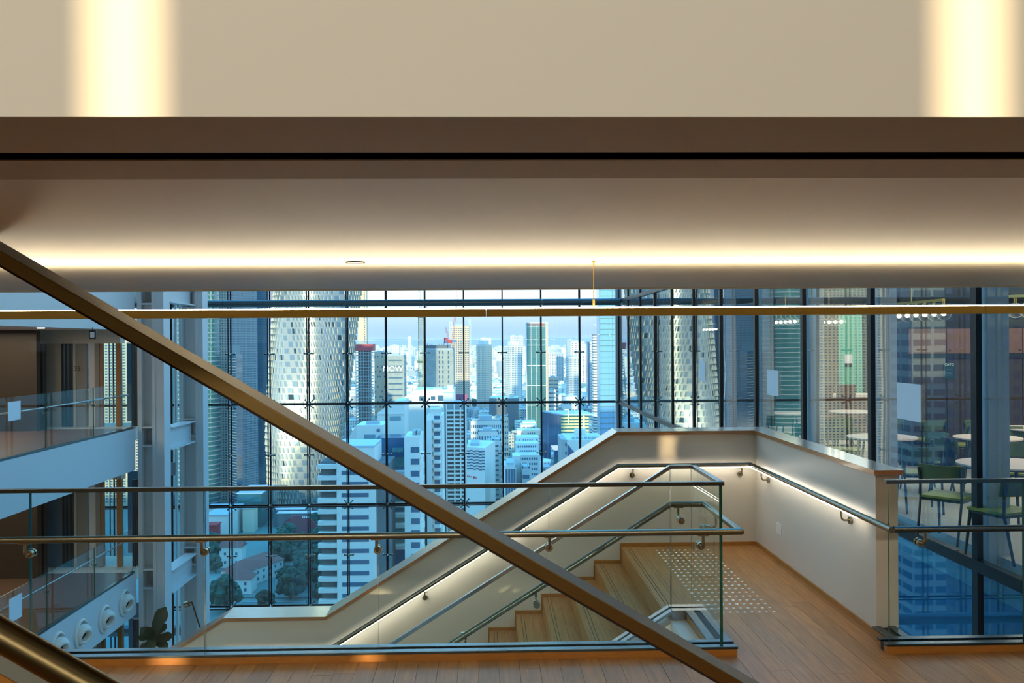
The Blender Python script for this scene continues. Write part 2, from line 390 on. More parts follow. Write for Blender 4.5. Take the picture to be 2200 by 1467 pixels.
# stepped skirting on the wall
m = MB()
for i in range(NS):
    x1 = SX0-TR*i; x0 = x1-TR; z = ZF-RI*(i+1)
    m.box(x0-.0, x1-.022, 9.208, 9.2295, z, z+.032)
    m.box(x1-.022, x1+.005, 9.208, 9.2295, z, z+RI+.032)
m.build('stepped_skirting', 'oak_trim', st)
m = MB(); so = .0
poly = [(SX0+.008, ZF-.03), (SX0+.008, ZF-.55), (SX0-TR*NS, zl-.55), (-2.75, zl-.55), (-2.75, zl+.02), (SX0-TR*NS+.1, zl+.04)]
m.prism(poly, 6.80, 6.985); m.build('stringer', 'plaster', st)
poly2 = [(SX0+.0, ZF-.2), (SX0+.0, ZF-.45), (SX0-TR*NS, zl-.45), (-2.75, zl-.45), (-2.75, zl-.2), (SX0-TR*NS, zl-.2)]
m = MB(); m.prism(poly2, 6.99, 9.22); m.build('soffit_slab', 'plaster', st)
# ============================================================ HANDRAIL HARDWARE
def wall_bracket(pos, n, parent, r=.008, drop=.075, reach=.07):
    "pos: point under the rail, n: unit vector to the wall or glass"
    p = Vector(pos); n = Vector(n); t = n.cross(Vector((0, 0, 1)))
    m = MB(); m.beam(p-t*.032+Vector((0, 0, -.003)), p+t*.032+Vector((0, 0, -.003)), .022, .006)
    pts = [p, p+Vector((0, 0, -drop*.6))]
    for k in range(1, 5):
        a = k*math.pi/8; pts.append(p+Vector((0, 0, -drop*.6-math.sin(a)*drop*.4))+n*(1-math.cos(a))*drop*.4)
    pts.append(p+n*reach+Vector((0, 0, -drop)))
    m.tube(pts, r, 10); e = p+n*reach+Vector((0, 0, -drop)); m.disc(e-n*.008, n, .026, .014, 18)
    return m.build('bracket', 'bracket_steel', parent, smooth=True)
def glass_bracket(pos, n, parent, drop=.082, reach=.065):
    p = Vector(pos); n = Vector(n); t = n.cross(Vector((0, 0, 1)))
    m = MB(); m.beam(p-t*.035, p+t*.035, .024, .008)
    pts = [p, p+Vector((0, 0, -drop*.6))]
    for k in range(1, 5):
        a = k*math.pi/8; pts.append(p+Vector((0, 0, -drop*.6-math.sin(a)*drop*.4))+n*(1-math.cos(a))*drop*.4)
    pts.append(p+n*(reach-.01)+Vector((0, 0, -drop))); m.tube(pts, .0095, 10)
    e = p+n*reach+Vector((0, 0, -drop)); m.disc(e, n, .025, .03, 20); m.disc(e+n*.04, n, .025, .018, 20)
    return m.build('bracket', 'bracket_steel', parent, smooth=True)
def rect_path(pts, w, h):
    m = MB()
    for a, b in zip(pts, pts[1:]):
        a = Vector(a); b = Vector(b); m.beam(a, b, w, h)
    return m
def pane_box(m, a, b, z0a, z1a, z0b, z1b, t):
    "upright glass pane between plan points a and b"
    a = Vector((a[0], a[1], 0)); b = Vector((b[0], b[1], 0)); n = (b-a).normalized().cross(Vector((0, 0, 1)))*t/2
    v = [a-n+Vector((0, 0, z0a)), a+n+Vector((0, 0, z0a)), b+n+Vector((0, 0, z0b)), b-n+Vector((0, 0, z0b)), a-n+Vector((0, 0, z1a)), a+n+Vector((0, 0, z1a)), b+n+Vector((0, 0, z1b)), b-n+Vector((0, 0, z1b))]
    return m.add(v, [(0, 3, 2, 1), (4, 5, 6, 7), (0, 1, 5, 4), (1, 2, 6, 5), (2, 3, 7, 6), (3, 0, 4, 7)], [1, 1, 1, 0, 1, 0])
GZ0, GZ1 = -2.02, -.950
# --- front balustrade (left part with its return)
XE = 1.53; YB = 6.88
gb = E('glass_balustrade', (-2, YG, ZF), 'long glass balustrade with round handrail across the floor edge, turning back and down the stairs', 'balustrade')
joints = [X(p, YG) for p in (-680, -310, 63, 437, 808, 1177)] + [XE+.009]
for a, b in zip(joints, joints[1:]):
    m = MB(); pane_box(m, (a+.004, YG), (b-.004, YG), GZ0, GZ1, GZ0, GZ1, .019); m.build('glass_panel', ['rail_glass', 'edge_green'], gb)
m = MB(); pane_box(m, (XE, YG+.014), (XE, YB), GZ0, GZ1, GZ0, GZ1, .019); m.m[4] = 0; m.build('glass_panel', ['rail_glass', 'edge_green'], gb)
rect_path([(-9, YG, -.938), (XE+.02, YG, -.938)], .036, .026).build('top_rail', 'steel_dark', gb, bevel=.002)
rect_path([(XE, YG, -.938), (XE, YB+.018, -.938)], .036, .026).build('top_rail', 'steel', gb, bevel=.002)
def shoe(parent, x0, x1, y0, y1, wood=True, axis='x', matn='steel_base'):
    "base channel: two steel cheeks with a dark slot, wooden fascia in front"
    m = MB()
    if axis == 'x':
        c = (y0+y1)/2; m.box(x0, x1, y0, c-.024, ZF+.045, ZF+.062); m.box(x0, x1, c+.024, y1, ZF+.045, ZF+.062)
        s = MB().box(x0+.002, x1-.002, c-.024, c+.024, ZF-.02, ZF+.050)
    else:
        c = (x0+x1)/2; m.box(x0, c-.024, y0, y1, ZF+.045, ZF+.062); m.box(c+.024, x1, y0, y1, ZF+.045, ZF+.062)
        s = MB().box(c-.024, c+.024, y0+.002, y1-.002, ZF-.02, ZF+.050)
    m.build('base_channel', matn, parent, bevel=.002); s.build('glazing_slot', 'black', parent)
    k = MB(); k.box(x0+.004, x1-.004, y0+.004, y1-.004, ZF-.5, ZF+.0449); k.build('kerb_fascia', 'oak_trim' if wood else 'plaster', parent)
shoe(gb, -9, XE+.085, YG-.08, YG+.08)
shoe(gb, XE-.08, XE+.08, YG+.081, YB-.081, axis='y')
HZ, HR, HO = -1.235, .0215, .095
m = MB(); hp = [(-9, YG-HO, HZ), (XE+.10, YG-HO, HZ), (XE+.10, YB+HO, HZ), (X(1437, YB+HO), YB+HO, HZ)]
sx = hp[-1][0]; hp.append((sx-3.0, YB+HO, HZ-3.0*.62))
m.tube(hp, HR, 20); m.build('handrail', 'satin_tube', gb, smooth=True)
for p in (50, 430, 806, 1178, 1508): glass_bracket((X(p, YG-HO), YG-HO, HZ-HR), (0, 1, 0), gb)
glass_bracket((XE+.10, 6.6, HZ-HR), (-1, 0, 0), gb)
glass_bracket((X(1455, YB+HO), YB+HO, HZ-HR), (0, -1, 0), gb)
glass_bracket((X(1151, YB+HO, 1265), YB+HO, Z(1268, YB+HO, 1151)), (0, -1, 0), gb)
glass_bracket((X(1000, YB+HO, 1355), YB+HO, Z(1360, YB+HO, 1000)), (0, -1, 0), gb)
# --- sloping guard along the stair
sg = gb
gx = X(1440, YB, 1008)
rect_path([(XE+.018, YB, -.938), (gx, YB, -.938)], .036, .026).build('top_rail', 'steel', sg)
rect_path([(gx, YB, -.938), (gx-4.2, YB, -.938-4.2*.62)], .036, .026).build('top_rail', 'steel', sg)
gj = [XE-.012, gx, gx-1.02, gx-2.0, gx-3.0, gx-4.0]
for i, (a, b) in enumerate(zip(gj, gj[1:])):
    f = lambda q: -.95-max(0, gx-q)*.62
    m = MB(); pane_box(m, (b+.004, YB), (a-.004, YB), f(b+.004)-1.05, f(b+.004), f(a-.004)-1.05, f(a-.004), .019); m.build('glass_panel', ['rail_glass', 'edge_green'], sg)
m = MB(); m.box(1.353, XE+.08, YB-.08, YB-.018, ZF+.045, ZF+.062); m.box(1.353, XE+.08, YB+.018, YB+.08, ZF+.045, ZF+.062)
m.box(1.353, XE+.06, YB-.07, YB+.07, ZF-.3, ZF+.044)
for s_ in (-1, 1): m.beam((1.353, YB+s_*.05, ZF+.053), (1.353-4, YB+s_*.05, ZF+.053-4*.62), .062, .018)
m.build('base_channel', 'steel', sg)
# --- right balustrade
g2 = E('glass_balustrade', (3.4, YG, ZF), 'glass balustrade with black top rail in front of the cafe windows', 'balustrade')
xr0 = X(1905, YG)
for a, b in ((xr0, X(2196, YG)), (X(2196, YG), 4.5)):
    m = MB(); pane_box(m, (a+.004, YG), (b-.004, YG), GZ0, GZ1, GZ0, GZ1, .019); m.build('glass_panel', ['rail_glass', 'edge_green'], g2)
rect_path([(xr0-.015, YG, -.938), (4.53, YG, -.938)], .036, .026).build('top_rail', 'steel_dark', g2, bevel=.002)
shoe(g2, xr0-.045, 4.53, YG-.08, YG+.08)
shoe(g2, XR-.03, XR+.13, YG+.081, 6.365, axis='y')
m = MB(); m.tube([(4.53, YG-HO, HZ), (XR-.075+HR, YG-HO, HZ)], HR, 20); m.build('handrail', 'steel_dark', g2, smooth=True)  # dark reflection is put into this rail's darker steel colour
for p in (1985, 2250): glass_bracket((X(p, YG-HO), YG-HO, HZ-HR), (0, 1, 0), g2)
# --- wall handrail with LED strip
wh = E('handrail', (1.9, 9.15, HZ), 'wall mounted round handrail with glowing light strip beneath, running round the landing walls', 'handrail')
HX = XR-.075; HYY = 9.155; hz = HZ-.0
path = [(xr0+.02, YG-HO, hz), (HX, YG-HO+.001, hz), (HX, HYY, hz), (kn[0], HYY, hz), (k2[0], HYY, hz-RI*NS), (k3[0], HYY, hz-RI*NS), (k4[0], HYY, hz-RI*NS-.62*3.6)]
path = [(HX, YG-HO-HR, hz)]+path[2:]
m = MB(); m.tube(path, HR, 20); m.build('rail_tube', 'satin_tube', wh, smooth=True)
lp = [(p[0], p[1], p[2]-HR-.003) for p in path]; lp[0] = (HX, 6.5, lp[0][2])
for a, b in zip(lp, lp[1:]):
    m = MB(); m.beam(Vector(a), Vector(b), .018, .008); T(m.build('light_strip', 'led_rail', wh), 'glowing light strip under the rail')
for px, py in ((1358, 1010), (1592, 1010)): wall_bracket((X(px, HYY), HYY, hz-HR-.004), (0, 1, 0), wh)
for y in (8.80, 6.80): wall_bracket((HX, y, hz-HR-.004), (1, 0, 0), wh)
for px in (912, 1130):
    xx = X(px, HYY, 1270); wall_bracket((xx, HYY, hz-(kn[0]-xx)*.62-HR-.004), (0, 1, 0), wh)
# blank plate on the wall
m = MB(); m.box(XR-.006, XR-.0005, 8.43, 8.58, -1.79, -1.69); T(m.build('blank_plate', 'white_plastic', bevel=.002), 'white blank cover plate on the landing wall below the handrail', 'wall plate')
# ============================================================ LED BAR
lb = E('pendant_light', (0, 4, .10), 'long slim brass light bar hung across the view with a glowing top edge', 'light fixture')
for a, b in ((-9, -4.502), (-4.5, 0.0-.001), (0.0, X(2112, 4.0)-.001), (X(2112, 4.0), 4.5)):
    B(a, b, 3.975, 4.045, .108, .1405).build('bar_body', 'brass_fixture', lb)
B(-9, 4.5, 3.977, 4.043, .1406, .1452).build('light_strip', 'led', lb)
hx = X(1276, 4.0, 610)
m = MB(); m.tube([(hx, 4.01, .345), (hx, 4.01, .175)], .0022, 6); m.tube([(hx, 4.01, .18), (hx, 4.01, .1475)], .005, 8); m.beam((hx-.014, 4.01, .150), (hx+.014, 4.01, .150), .01, .005); m.tube([(hx, 4.01, .345), (hx, 4.01, .338)], .008, 10)
m.build('hanging_cable', 'brass_fixture', lb)
# ============================================================ NEAR STAIR RAIL (where the viewer stands)
nr = E('stair_rail', (0, 2.9, -1.5), 'wide flat bronze top rail of the near stairs crossing the view diagonally', 'stair rail')
pa, pb = W(-60, 622-.581*203, 2.85), W(1900, 622+.581*1757, 2.85)
d = (pb-pa).normalized(); nn = Vector((0, 1, 0)).cross(d).normalized()
if nn.z < 0: nn = -nn
m = MB(); w = .15; h = .038
v = [p+Vector((0, y, 0))-nn*k for p in (pa, pb) for k in (h, 0) for y in (0, w)]
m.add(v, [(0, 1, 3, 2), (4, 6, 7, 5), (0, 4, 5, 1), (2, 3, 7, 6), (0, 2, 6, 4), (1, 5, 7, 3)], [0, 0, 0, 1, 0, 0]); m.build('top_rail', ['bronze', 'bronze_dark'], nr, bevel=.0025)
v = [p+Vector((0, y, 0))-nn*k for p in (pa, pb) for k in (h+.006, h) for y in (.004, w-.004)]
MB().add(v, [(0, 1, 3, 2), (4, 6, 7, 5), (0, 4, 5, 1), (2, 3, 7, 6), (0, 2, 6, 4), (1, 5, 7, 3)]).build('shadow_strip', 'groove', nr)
v = [p+Vector((0, y, 0))-nn*k for p in (pa, pb) for k in (1.05, h) for y in (.068, .082)]
MB().add(v, [(0, 1, 3, 2), (4, 6, 7, 5), (0, 4, 5, 1), (2, 3, 7, 6), (0, 2, 6, 4), (1, 5, 7, 3)]).build('glass_panel', 'near_glass', nr)
nh = E('handrail', (-.6, 1.35, -.6), 'thick round handrail very near the viewer at the lower left corner', 'handrail')
qa, qb = W(-300, 1327+36-.565*300, 1.35), W(420, 1327+36+.565*420, 1.35)
MB().tube([qa, qb], .0225, 28).build('rail_tube', 'bronze_tube', nh, smooth=True)
sgr = E('stair_stringer', (-.6, 1.5, -.8), 'pale painted stair side with wooden edge below the near round handrail', 'stair')
qa, qb = W(-300, 1408-.565*300, 1.47), W(420, 1408+.565*420, 1.47); d = (qb-qa).normalized(); nn = Vector((0, 1, 0)).cross(d).normalized(); nn = nn if nn.z > 0 else -nn
def slab(a, b, n, k0, k1, y0, y1, name, mt, par):
    v = [p+Vector((0, y, 0))-n*k for p in (a, b) for k in (k1, k0) for y in (y0, y1)]
    return MB().add(v, [(0, 1, 3, 2), (4, 6, 7, 5), (0, 4, 5, 1), (2, 3, 7, 6), (0, 2, 6, 4), (1, 5, 7, 3)]).build(name, mt, par)
slab(qa, qb, nn, 0, .024, 0, .05, 'painted_side', 'stringer_paint', sgr); slab(qa, qb, nn, .0241, .2, -.004, .05, 'wooden_edge', 'oak_trim', sgr)
# ============================================================ ATRIUM: back curtain wall
YW, XG = 32.5, 4.6
LV = [-12.58, -9.10, -5.62, -2.12, 1.36, 4.84]
w1 = E('window_1', (-3, YW, -9), **ST)
xsb = [XG-.02-1.342*k for k in range(0, 15)]
for i in range(len(xsb)-1):
    for a, b in zip(LV, LV[1:]):
        B(xsb[i+1]+.012, xsb[i]-.012, YW, YW+.02, a+.012, b-.012).build('pane', 'window_glass', w1)
for x in xsb:
    m = MB(); m.box(x-.022, x+.022, YW-.05, YW-.002, LV[0], LV[-1]); m.build('mullion', 'cable', w1)
    m = MB(); m.tube([(x, YW-.38, LV[0]), (x, YW-.38, LV[-1])], .02, 8); m.build('tension_rod', 'cable', w1)
for k, z in enumerate(LV[1:-1]):
    B(xsb[-1], XG, YW-.04, YW-.003, z-.035, z+.035).build('transom', 'cable', w1)
    B(xsb[-1], XG, YW-.40, YW-.37, z-.02, z+.02).build('tie_rod', 'cable', w1)
sp = MB(); 
for a in (45, 135, 225, 315):
    dx, dz = math.cos(R(a)), math.sin(R(a)); sp.tube([(0, -.16, 0), (dx*.10, -.13, dz*.10), (dx*.19, -.04, dz*.19)], .018, 6); sp.disc((dx*.19, -.03, dz*.19), (0, 1, 0), .032, .03, 8)
sp.disc((0, -.2, 0), (0, 1, 0), .05, .3, 10)
sp0 = sp.build('spider_fitting', 'steel_dark', w1)
md = MB(); md.tube([(-.15, -.10, 0), (.15, -.10, 0)], .02, 6); md.disc((0, -.2, 0), (0, 1, 0), .035, .34, 8)
for sx_ in (-.15, .15): md.disc((sx_, -.06, 0), (0, 1, 0), .03, .1, 8)
md0 = md.build('brace_fitting', 'steel_dark', w1)
def place(o, x, y, z, par):
    q = o.copy(); COL.objects.link(q); pw = WL[par.name]; off = Vector(o.location)+Vector(WL[o.parent.name]); q.parent = par
    q.location = (x+off.x-pw[0], y+off.y-pw[1], z+off.z-pw[2]); return q
for x in xsb[1:12]:
    for z in LV[1:4]: place(sp0, x, YW, z, w1)
    for z in LV[1:4]: place(md0, x, YW, z+1.74, w1)
for o in (sp0, md0): o.location = (o.location.x+xsb[1]+0, o.location.y+YW, o.location.z+LV[0]-0)
# corner post
T(B(XG-.10, XG+.02, YW-.28, YW-.02, -12.5, 4.84).build('corner_post', 'white_steel', w1))
# big round tubes
for z, nm in ((1.33, 'dark round steel tube running across the glass wall, in jointed lengths'), (-9.62, 'grey round steel tube at the foot of the glass wall')):
    t = E('wall_tube', (-3, YW-.9, z), nm, 'tube')
    for i in range(len(xsb)-1): MB().tube([(xsb[i+1]+.006, YW-.9, z), (xsb[i]-.006, YW-.9, z)], .115 if z > 0 else .19, 18).build('tube_length', 'tube_grey', t, smooth=True)
# right curtain wall (cafe side)
w2 = E('window_2', (XG, 18, -3), **ST)
ysr = [YW-.03-2.385*k for k in range(0, 13)]
for i in range(len(ysr)-1):
    for a, b in zip(LV, LV[1:]):
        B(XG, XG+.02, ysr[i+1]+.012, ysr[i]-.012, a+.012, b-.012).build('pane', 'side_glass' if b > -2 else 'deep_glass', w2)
for i, y in enumerate(ysr):
    m = MB(); m.box(XG-.03, XG+.025, y-.05, y+.05, LV[0], LV[-1]); m.build('mullion', 'dark_frame', w2)
    if i >= 6: B(XG+.10, XG+.30, y-.02, y+.16, -2.3, 4.8).build('blind_post', 'white_steel', w2)
for z in LV[1:-1]:
    B(XG-.055, XG+.03, ysr[-1], YW-.05, z-.055, z+.055).build('transom', 'dark_frame', w2)
B(XG+.24, XG+.30, ysr[-1], YW, LV[0], -2.42).build('spandrel', mat('spandrel_deep', (84, 150, 184), .35, spec=.6).name, w2)
B(XG+.12, XG+.30, ysr[-1], YW, -2.42, ZF-.10).build('sill', 'white_steel', w2)
# roof and base of the atrium
T(B(-16, 4.7, 6.1, YW, 12, 12.3).build('ceiling_atrium', 'plaster'), **ST)
T(B(-16, 4.6, 6.1, YW-.1, -12.9, -12.7).build('floor_atrium', 'cafe_floor'), **ST)
# papers stuck on the side glass
for px0, px1, yt, yb, lab in ((1506, 1518, 776, 818, 'small pale paper sheet on the side glass, farthest and smallest of the three'), (1653, 1677, 796, 850, 'pale paper sheet on the side glass, the middle one of the three in size'), (1938, 1990, 824, 903, 'large pale blue paper sheet on the side glass, nearest of the three')):
    k0 = (px0-1045)/2000; k1 = (px1-1045)/2000; y0, y1 = XG/k0, XG/k1; ym = (y0+y1)/2
    T(B(XG-.008, XG-.003, y1, y0, Z(yb, ym, px1), Z(yt, ym, px1)).build('paper_sheet', 'paper'), lab, 'paper')
# ============================================================ CAFE
T(B(XG+.2, 16, 4, YW+2, ZF-.25, ZF).build('floor_cafe', 'cafe_floor'), **ST)
T(B(XG+.35, 16, 4, YW+2, .95, 1.30).build('ceiling_cafe', 'dark_panel'), **ST)
T(B(XG+.35, 16, YW+2, YW+2.2, -12, 4.8).build('wall_cafe_back', 'cafe_wall'), **ST)
T(B(16, 16.2, 4, YW+2, ZF, 1).build('wall_cafe_side', 'cafe_wall'), **ST)
T(B(12.5, 16, 4, 4.1, ZF, 1).build('wall_cafe_front', 'cafe_wall'), **ST)
YC = 14.8
cb = E('cupboard_wall', (9.5, YC, ZF), 'dark cafe cupboard wall with brown upper doors and a sign', 'cupboard')
x0c = X(1952, YC); xc = x0c; k = 0
B(x0c, 15.9, YC+.03, YC+.5, ZF, .40).build('carcass', 'black', cb)
while xc < 13.0:
    wdt = .62
    B(xc+.006, xc+wdt-.006, YC, YC+.028, ZF+.08, -.33).build('tall_door', 'cabinet_dark', cb)
    d = B(xc+.006, xc+wdt-.006, YC, YC+.028, -.24, .16).build('upper_door', 'cabinet_brown', cb)
    m = MB(); m.disc((xc+(wdt-.05 if k % 2 == 0 else .05), YC-.01, -.19), (0, 1, 0), .01, .02, 8); m.build('knob', 'black', cb)
    xc += wdt; k += 1
B(x0c-.02, 15.9, YC-.015, YC+.03, -.325, -.245).build('dark_rail', 'black', cb)
sgn = E('cafe_sign', (X(2037, YC), YC-.02, -.6), 'dark teal menu sign lettered in white on the dark cupboard door', 'sign')
sxc = X(2038, YC); zt = Z(779, YC, 2038); zb = Z(814, YC, 2038)
B(sxc-.088, sxc+.088, YC-.018, YC-.004, zb, zt).build('sign_board', 'sign_teal', sgn)
text('CATO', .055, (sxc, YC-.0195, zt-.035), (R(90), 0, 0), 'text_white', parent=sgn)
m = MB()
for i, (w_, z_) in enumerate(((.05, .118), (.062, .155), (.045, .178), (.064, .206))): m.box(sxc-w_, sxc+w_, YC-.0195, YC-.018, zt-z_-.004, zt-z_+.004)
m.build('small_print', 'text_grey', sgn)
# teal partition and pale inner walls
yt_ = 20.0
tp = E('teal_partition', (X(1826, yt_), yt_, ZF), 'sea green glazed partition panel inside the cafe with a small poster', 'partition')
B(X(1803, yt_), X(1838, yt_), yt_, yt_+.06, ZF, .62).build('panel', 'teal_panel', tp); B(X(1840, yt_), X(1852, yt_), yt_, yt_+.3, ZF, .60).build('panel', 'teal_panel', tp)
B(X(1814, yt_), X(1830, yt_), yt_-.02, yt_-.002, Z(788, yt_, 1820), Z(762, yt_, 1820)).build('poster', 'paper', tp); B(X(1814, yt_), X(1830, yt_), yt_-.022, yt_-.0201, Z(788, yt_, 1820), Z(781, yt_, 1820)).build('poster_band', 'sign_teal', tp)
T(B(X(1720, 25), X(1812, 25), 25, 25.2, ZF, .9).build('wall_cafe_inner', 'cafe_wall'), **ST)
cnt = E('counter', (X(1790, 19), 19, ZF), 'low brown cafe counter beyond the round tables', 'counter')
B(X(1745, 19), X(1895, 19), 19, 19.5, ZF, ZF+.85).build('counter_front', 'cabinet_brown', cnt); B(X(1743, 19), X(1897, 19), 18.95, 19.6, ZF+.85, ZF+.90).build('counter_top', 'table_top', cnt)
for px, lab in ((1767, 'brown high-backed seat by the cafe counter, beside the mullion'), (1815, 'brown high-backed seat by the cafe counter below the teal partition')):
    s_ = E('high_seat', (X(px, 17.9), 17.9, ZF), lab, 'seat'); xx = X(px, 17.9)
    m = MB(); m.prism([(xx-.20, ZF+.62), (xx+.16, ZF+.62), (xx+.20, ZF+1.17), (xx-.15, ZF+1.17)], 17.86, 17.93); m.build('backrest', 'cabinet_brown', s_)
    B(xx-.2, xx+.2, 17.45, 17.86, ZF+.45, ZF+.55).build('seat', 'cabinet_brown', s_); m = MB(); m.tube([(xx, 17.65, ZF), (xx, 17.65, ZF+.45)], .03, 8); m.disc((xx, 17.65, ZF+.01), (0, 0, 1), .2, .02, 14); m.build('pedestal', 'chair_frame', s_)
# tables
def table(px, Y, r, lab, proto=[None]):
    c = (X(px, Y), Y, ZF)
    if proto[0] is None:
        t = E('round_table', (0, 0, 0)); WL[t.name] = (0, 0, 0)
        m = MB(); m.disc((0, 0, .735), (0, 0, 1), .5, .018, 40); m.build('table_top', 'table_top', t)
        m = MB(); m.disc((0, 0, .720), (0, 0, 1), .497, .012, 40); m.build('underside', 'chair_frame', t)
        for a in (45, 135, 225, 315):
            ca, sa = math.cos(R(a)), math.sin(R(a)); MB().tube([(ca*.36, sa*.36, 0), (ca*.26, sa*.26, .714)], .014, 8, r1=.02).build('leg', 'chair_frame', t)
        register(t); proto[0] = t; o = t; o.location = c
    else: o = copy_tree(proto[0], loc=c)
    o.scale = (r/.5, r/.5, 1); T(o, lab, 'table', 'round tables in the cafe'); return c
tb = [table(2165, 9.55, .50, 'round pale cafe table nearest the viewer, half hidden by the dark mullion'),
      table(1893, 12.3, .45, 'round pale cafe table crossed by the second dark mullion'),
      table(2120, 12.1, .42, 'round pale cafe table behind the nearest one, cut by the light post'),
      table(1697, 16.4, .45, 'round pale cafe table seen through the narrow pane with the middle paper sheet'),
      table(1832, 16.6, .43, 'round brownish cafe table in front of the low counter'),
      table(2010, 16.4, .45, 'round pale cafe table behind the large paper sheet'),
      table(2215, 13.3, .42, 'round cafe table farthest to the right in front of the cupboards')]
# chairs
def make_chair():
    t = E('cafe_chair', (0, 0, 0)); WL[t.name] = (0, 0, 0)
    m = MB(); n = 8; vs = []
    for j in range(n+1):
        u = -1+2*j/n; w_ = .225*u; vs.append((w_, -.21+.05*u*u*0, .455))
    m = MB(); m.prism([(-.20, -.21), (.20, -.21), (.23, .19), (.15, .22), (-.15, .22), (-.23, .19)], .44, .462, axis='z'); m.build('seat', 'olive', t, bevel=.004)
    m = MB(); nn_ = 10; v = []; f = []
    for j in range(nn_+1):
        u = -1+2*j/nn_; xx = .235*u; yy = -.235+.075*u*u
        for dz in (.0, .17):
            v += [(xx, yy-dz*.18, .61+dz), (xx, yy-dz*.18-.012, .61+dz)]
    for j in range(nn_):
        a = j*4; b = a+4; f += [(a, a+2, b+2, b), (a+1, b+1, b+3, a+3), (a, b, b+1, a+1), (a+2, a+3, b+3, b+2)]
    f += [(0, 1, 3, 2), (nn_*4, nn_*4+2, nn_*4+3, nn_*4+1)]
    m.add(v, f); m.build('backrest', 'olive_dark', t, smooth=True)
    for sx_ in (-1, 1):
        MB().tube([(sx_*.205, .23, 0), (sx_*.19, .18, .44)], .012, 8, r1=.017).build('leg', 'chair_frame', t)
        MB().tube([(sx_*.20, -.30, 0), (sx_*.205, -.20, .44), (sx_*.205, -.205, .60), (sx_*.205, -.24, .74)], .013, 8, r1=.015).build('leg', 'chair_frame', t)
    m = MB(); m.beam((-.20, -.19, .425), (.20, -.19, .425), .02, .03); m.beam((-.19, .17, .425), (.19, .17, .425), .02, .03); m.beam((-.2, -.19, .425), (-.19, .17, .425), .02, .03); m.beam((.2, -.19, .425), (.19, .17, .425), .02, .03); m.build('seat_frame', 'chair_frame', t)
    register(t); return t
ch0 = make_chair(); first = [True]
def chair(px, Y, rz, lab):
    c = (X(px, Y), Y, ZF)
    if first[0]: o = ch0; first[0] = False; o.location = c; o.rotation_euler = (0, 0, R(rz))
    else: o = copy_tree(ch0, loc=c, rz=R(rz))
    T(o, lab, 'chair', 'olive chairs in the cafe'); return c
# rz: 0 = facing away from the viewer
chair(2038, 9.35, -50, 'olive cafe chair nearest the viewer, its back turned, beside the nearest dark mullion')
chair(1972, 11.0, -12, 'dark olive cafe chair with its back turned, directly right of the second light post')
chair(1812, 13.35, -25, 'dark olive cafe chair left of the second dark mullion, back to the viewer')
chair(1985, 12.4, 100, 'olive cafe chair turned sideways behind the large paper sheet')
chair(2058, 11.7, -80, 'olive cafe chair with a dark jacket, right of the large paper sheet')
chair(2190, 10.9, 150, 'bright olive cafe chair behind the nearest round table')
chair(2150, 8.55, 20, 'dark cafe chair in front of the nearest round table, cut by the handrail')
chair(2188, 12.9, 190, 'small bright olive cafe chair at the right edge of the picture')
chair(1745, 14.0, -30, 'olive cafe chair seen through the pane left of the second mullion')
chair(1668, 15.6, 0, 'olive cafe chair before the table in the narrow pane with the middle paper sheet')
chair(1790, 15.2, 20, 'olive cafe chair in front of the brownish table by the counter')
chair(1905, 14.8, -20, 'olive cafe chair just right of the second light post, farther back')
chair(1985, 14.6, 15, 'olive cafe chair far behind the large paper sheet')
chair(2045, 13.9, 60, 'olive cafe chair against the dark cupboards left of the nearest dark mullion')
chair(2118, 14.1, -160, 'olive cafe chair against the dark cupboards right of the nearest light post')
# jacket
jx, jy = X(2058, 11.7), 11.7
m = MB(); m.box(jx-.24, jx-.12, jy-.20, jy+.02, ZF+.42, ZF+.80); m.box(jx-.26, jx-.16, jy-.16, jy-.02, ZF+.35, ZF+.5)
o = m.build('jacket', 'dark_cloth', bevel=.03); T(o, 'dark jacket hung over the back of a cafe chair', 'jacket')
# string lights: bare globe bulbs hung in rows
def bulb_row(name, lab, p0, p1, n, Y0, Y1, z):
    r = E(name, (X((p0+p1)/2, (Y0+Y1)/2), (Y0+Y1)/2, z), lab, 'pendant lamp')
    a = Vector((X(p0, Y0), Y0, z)); b = Vector((X(p1, Y1), Y1, z)); MB().beam(a+Vector((0, 0, .16)), b+Vector((0, 0, .16)), .03, .03).build('lamp_rail', 'brass_fixture', r)
    m = MB(); m.tube([(a+b)/2+Vector((0, 0, .17)), Vector(((a+b)/2).to_tuple()[:2]+(.95,))], .008, 6); m.build('hanging_rod', 'brass_fixture', r)
    for i in range(n):
        p = a.lerp(b, i/(n-1)); MB().ball(p, .085, 12, 8).build('glass_globe', 'cafe_bulb_glass', r, smooth=2); MB().ball(p, .03, 8, 6).build('bulb', 'bulb', r, smooth=2)
        MB().tube([p+Vector((0, 0, .08)), p+Vector((0, 0, .15))], .014, 8).build('socket', 'brass_fixture', r)
bulb_row('globe_pendant', 'row of glowing globe bulbs high in the cafe between the two dark mullions', 1898, 2028, 8, 12.4, 10.9, .30)
bulb_row('globe_pendant', 'row of glowing globe bulbs at the right edge behind the light post', 2156, 2290, 6, 10.4, 9.8, .31)
bulb_row('globe_pendant', 'row of glowing globe bulbs just left of the second dark mullion', 1756, 1808, 5, 17.4, 16.8, .32)
bulb_row('globe_pendant', 'row of glowing globe bulbs in the narrow pane above the middle paper sheet', 1668, 1708, 5, 18.0, 17.4, .34)
bulb_row('globe_pendant', 'short faint row of globe bulbs farthest away in the cafe', 1512, 1538, 5, 26.5, 25.5, .30)
mat('blue_glass_panel', (96, 128, 150), .6)
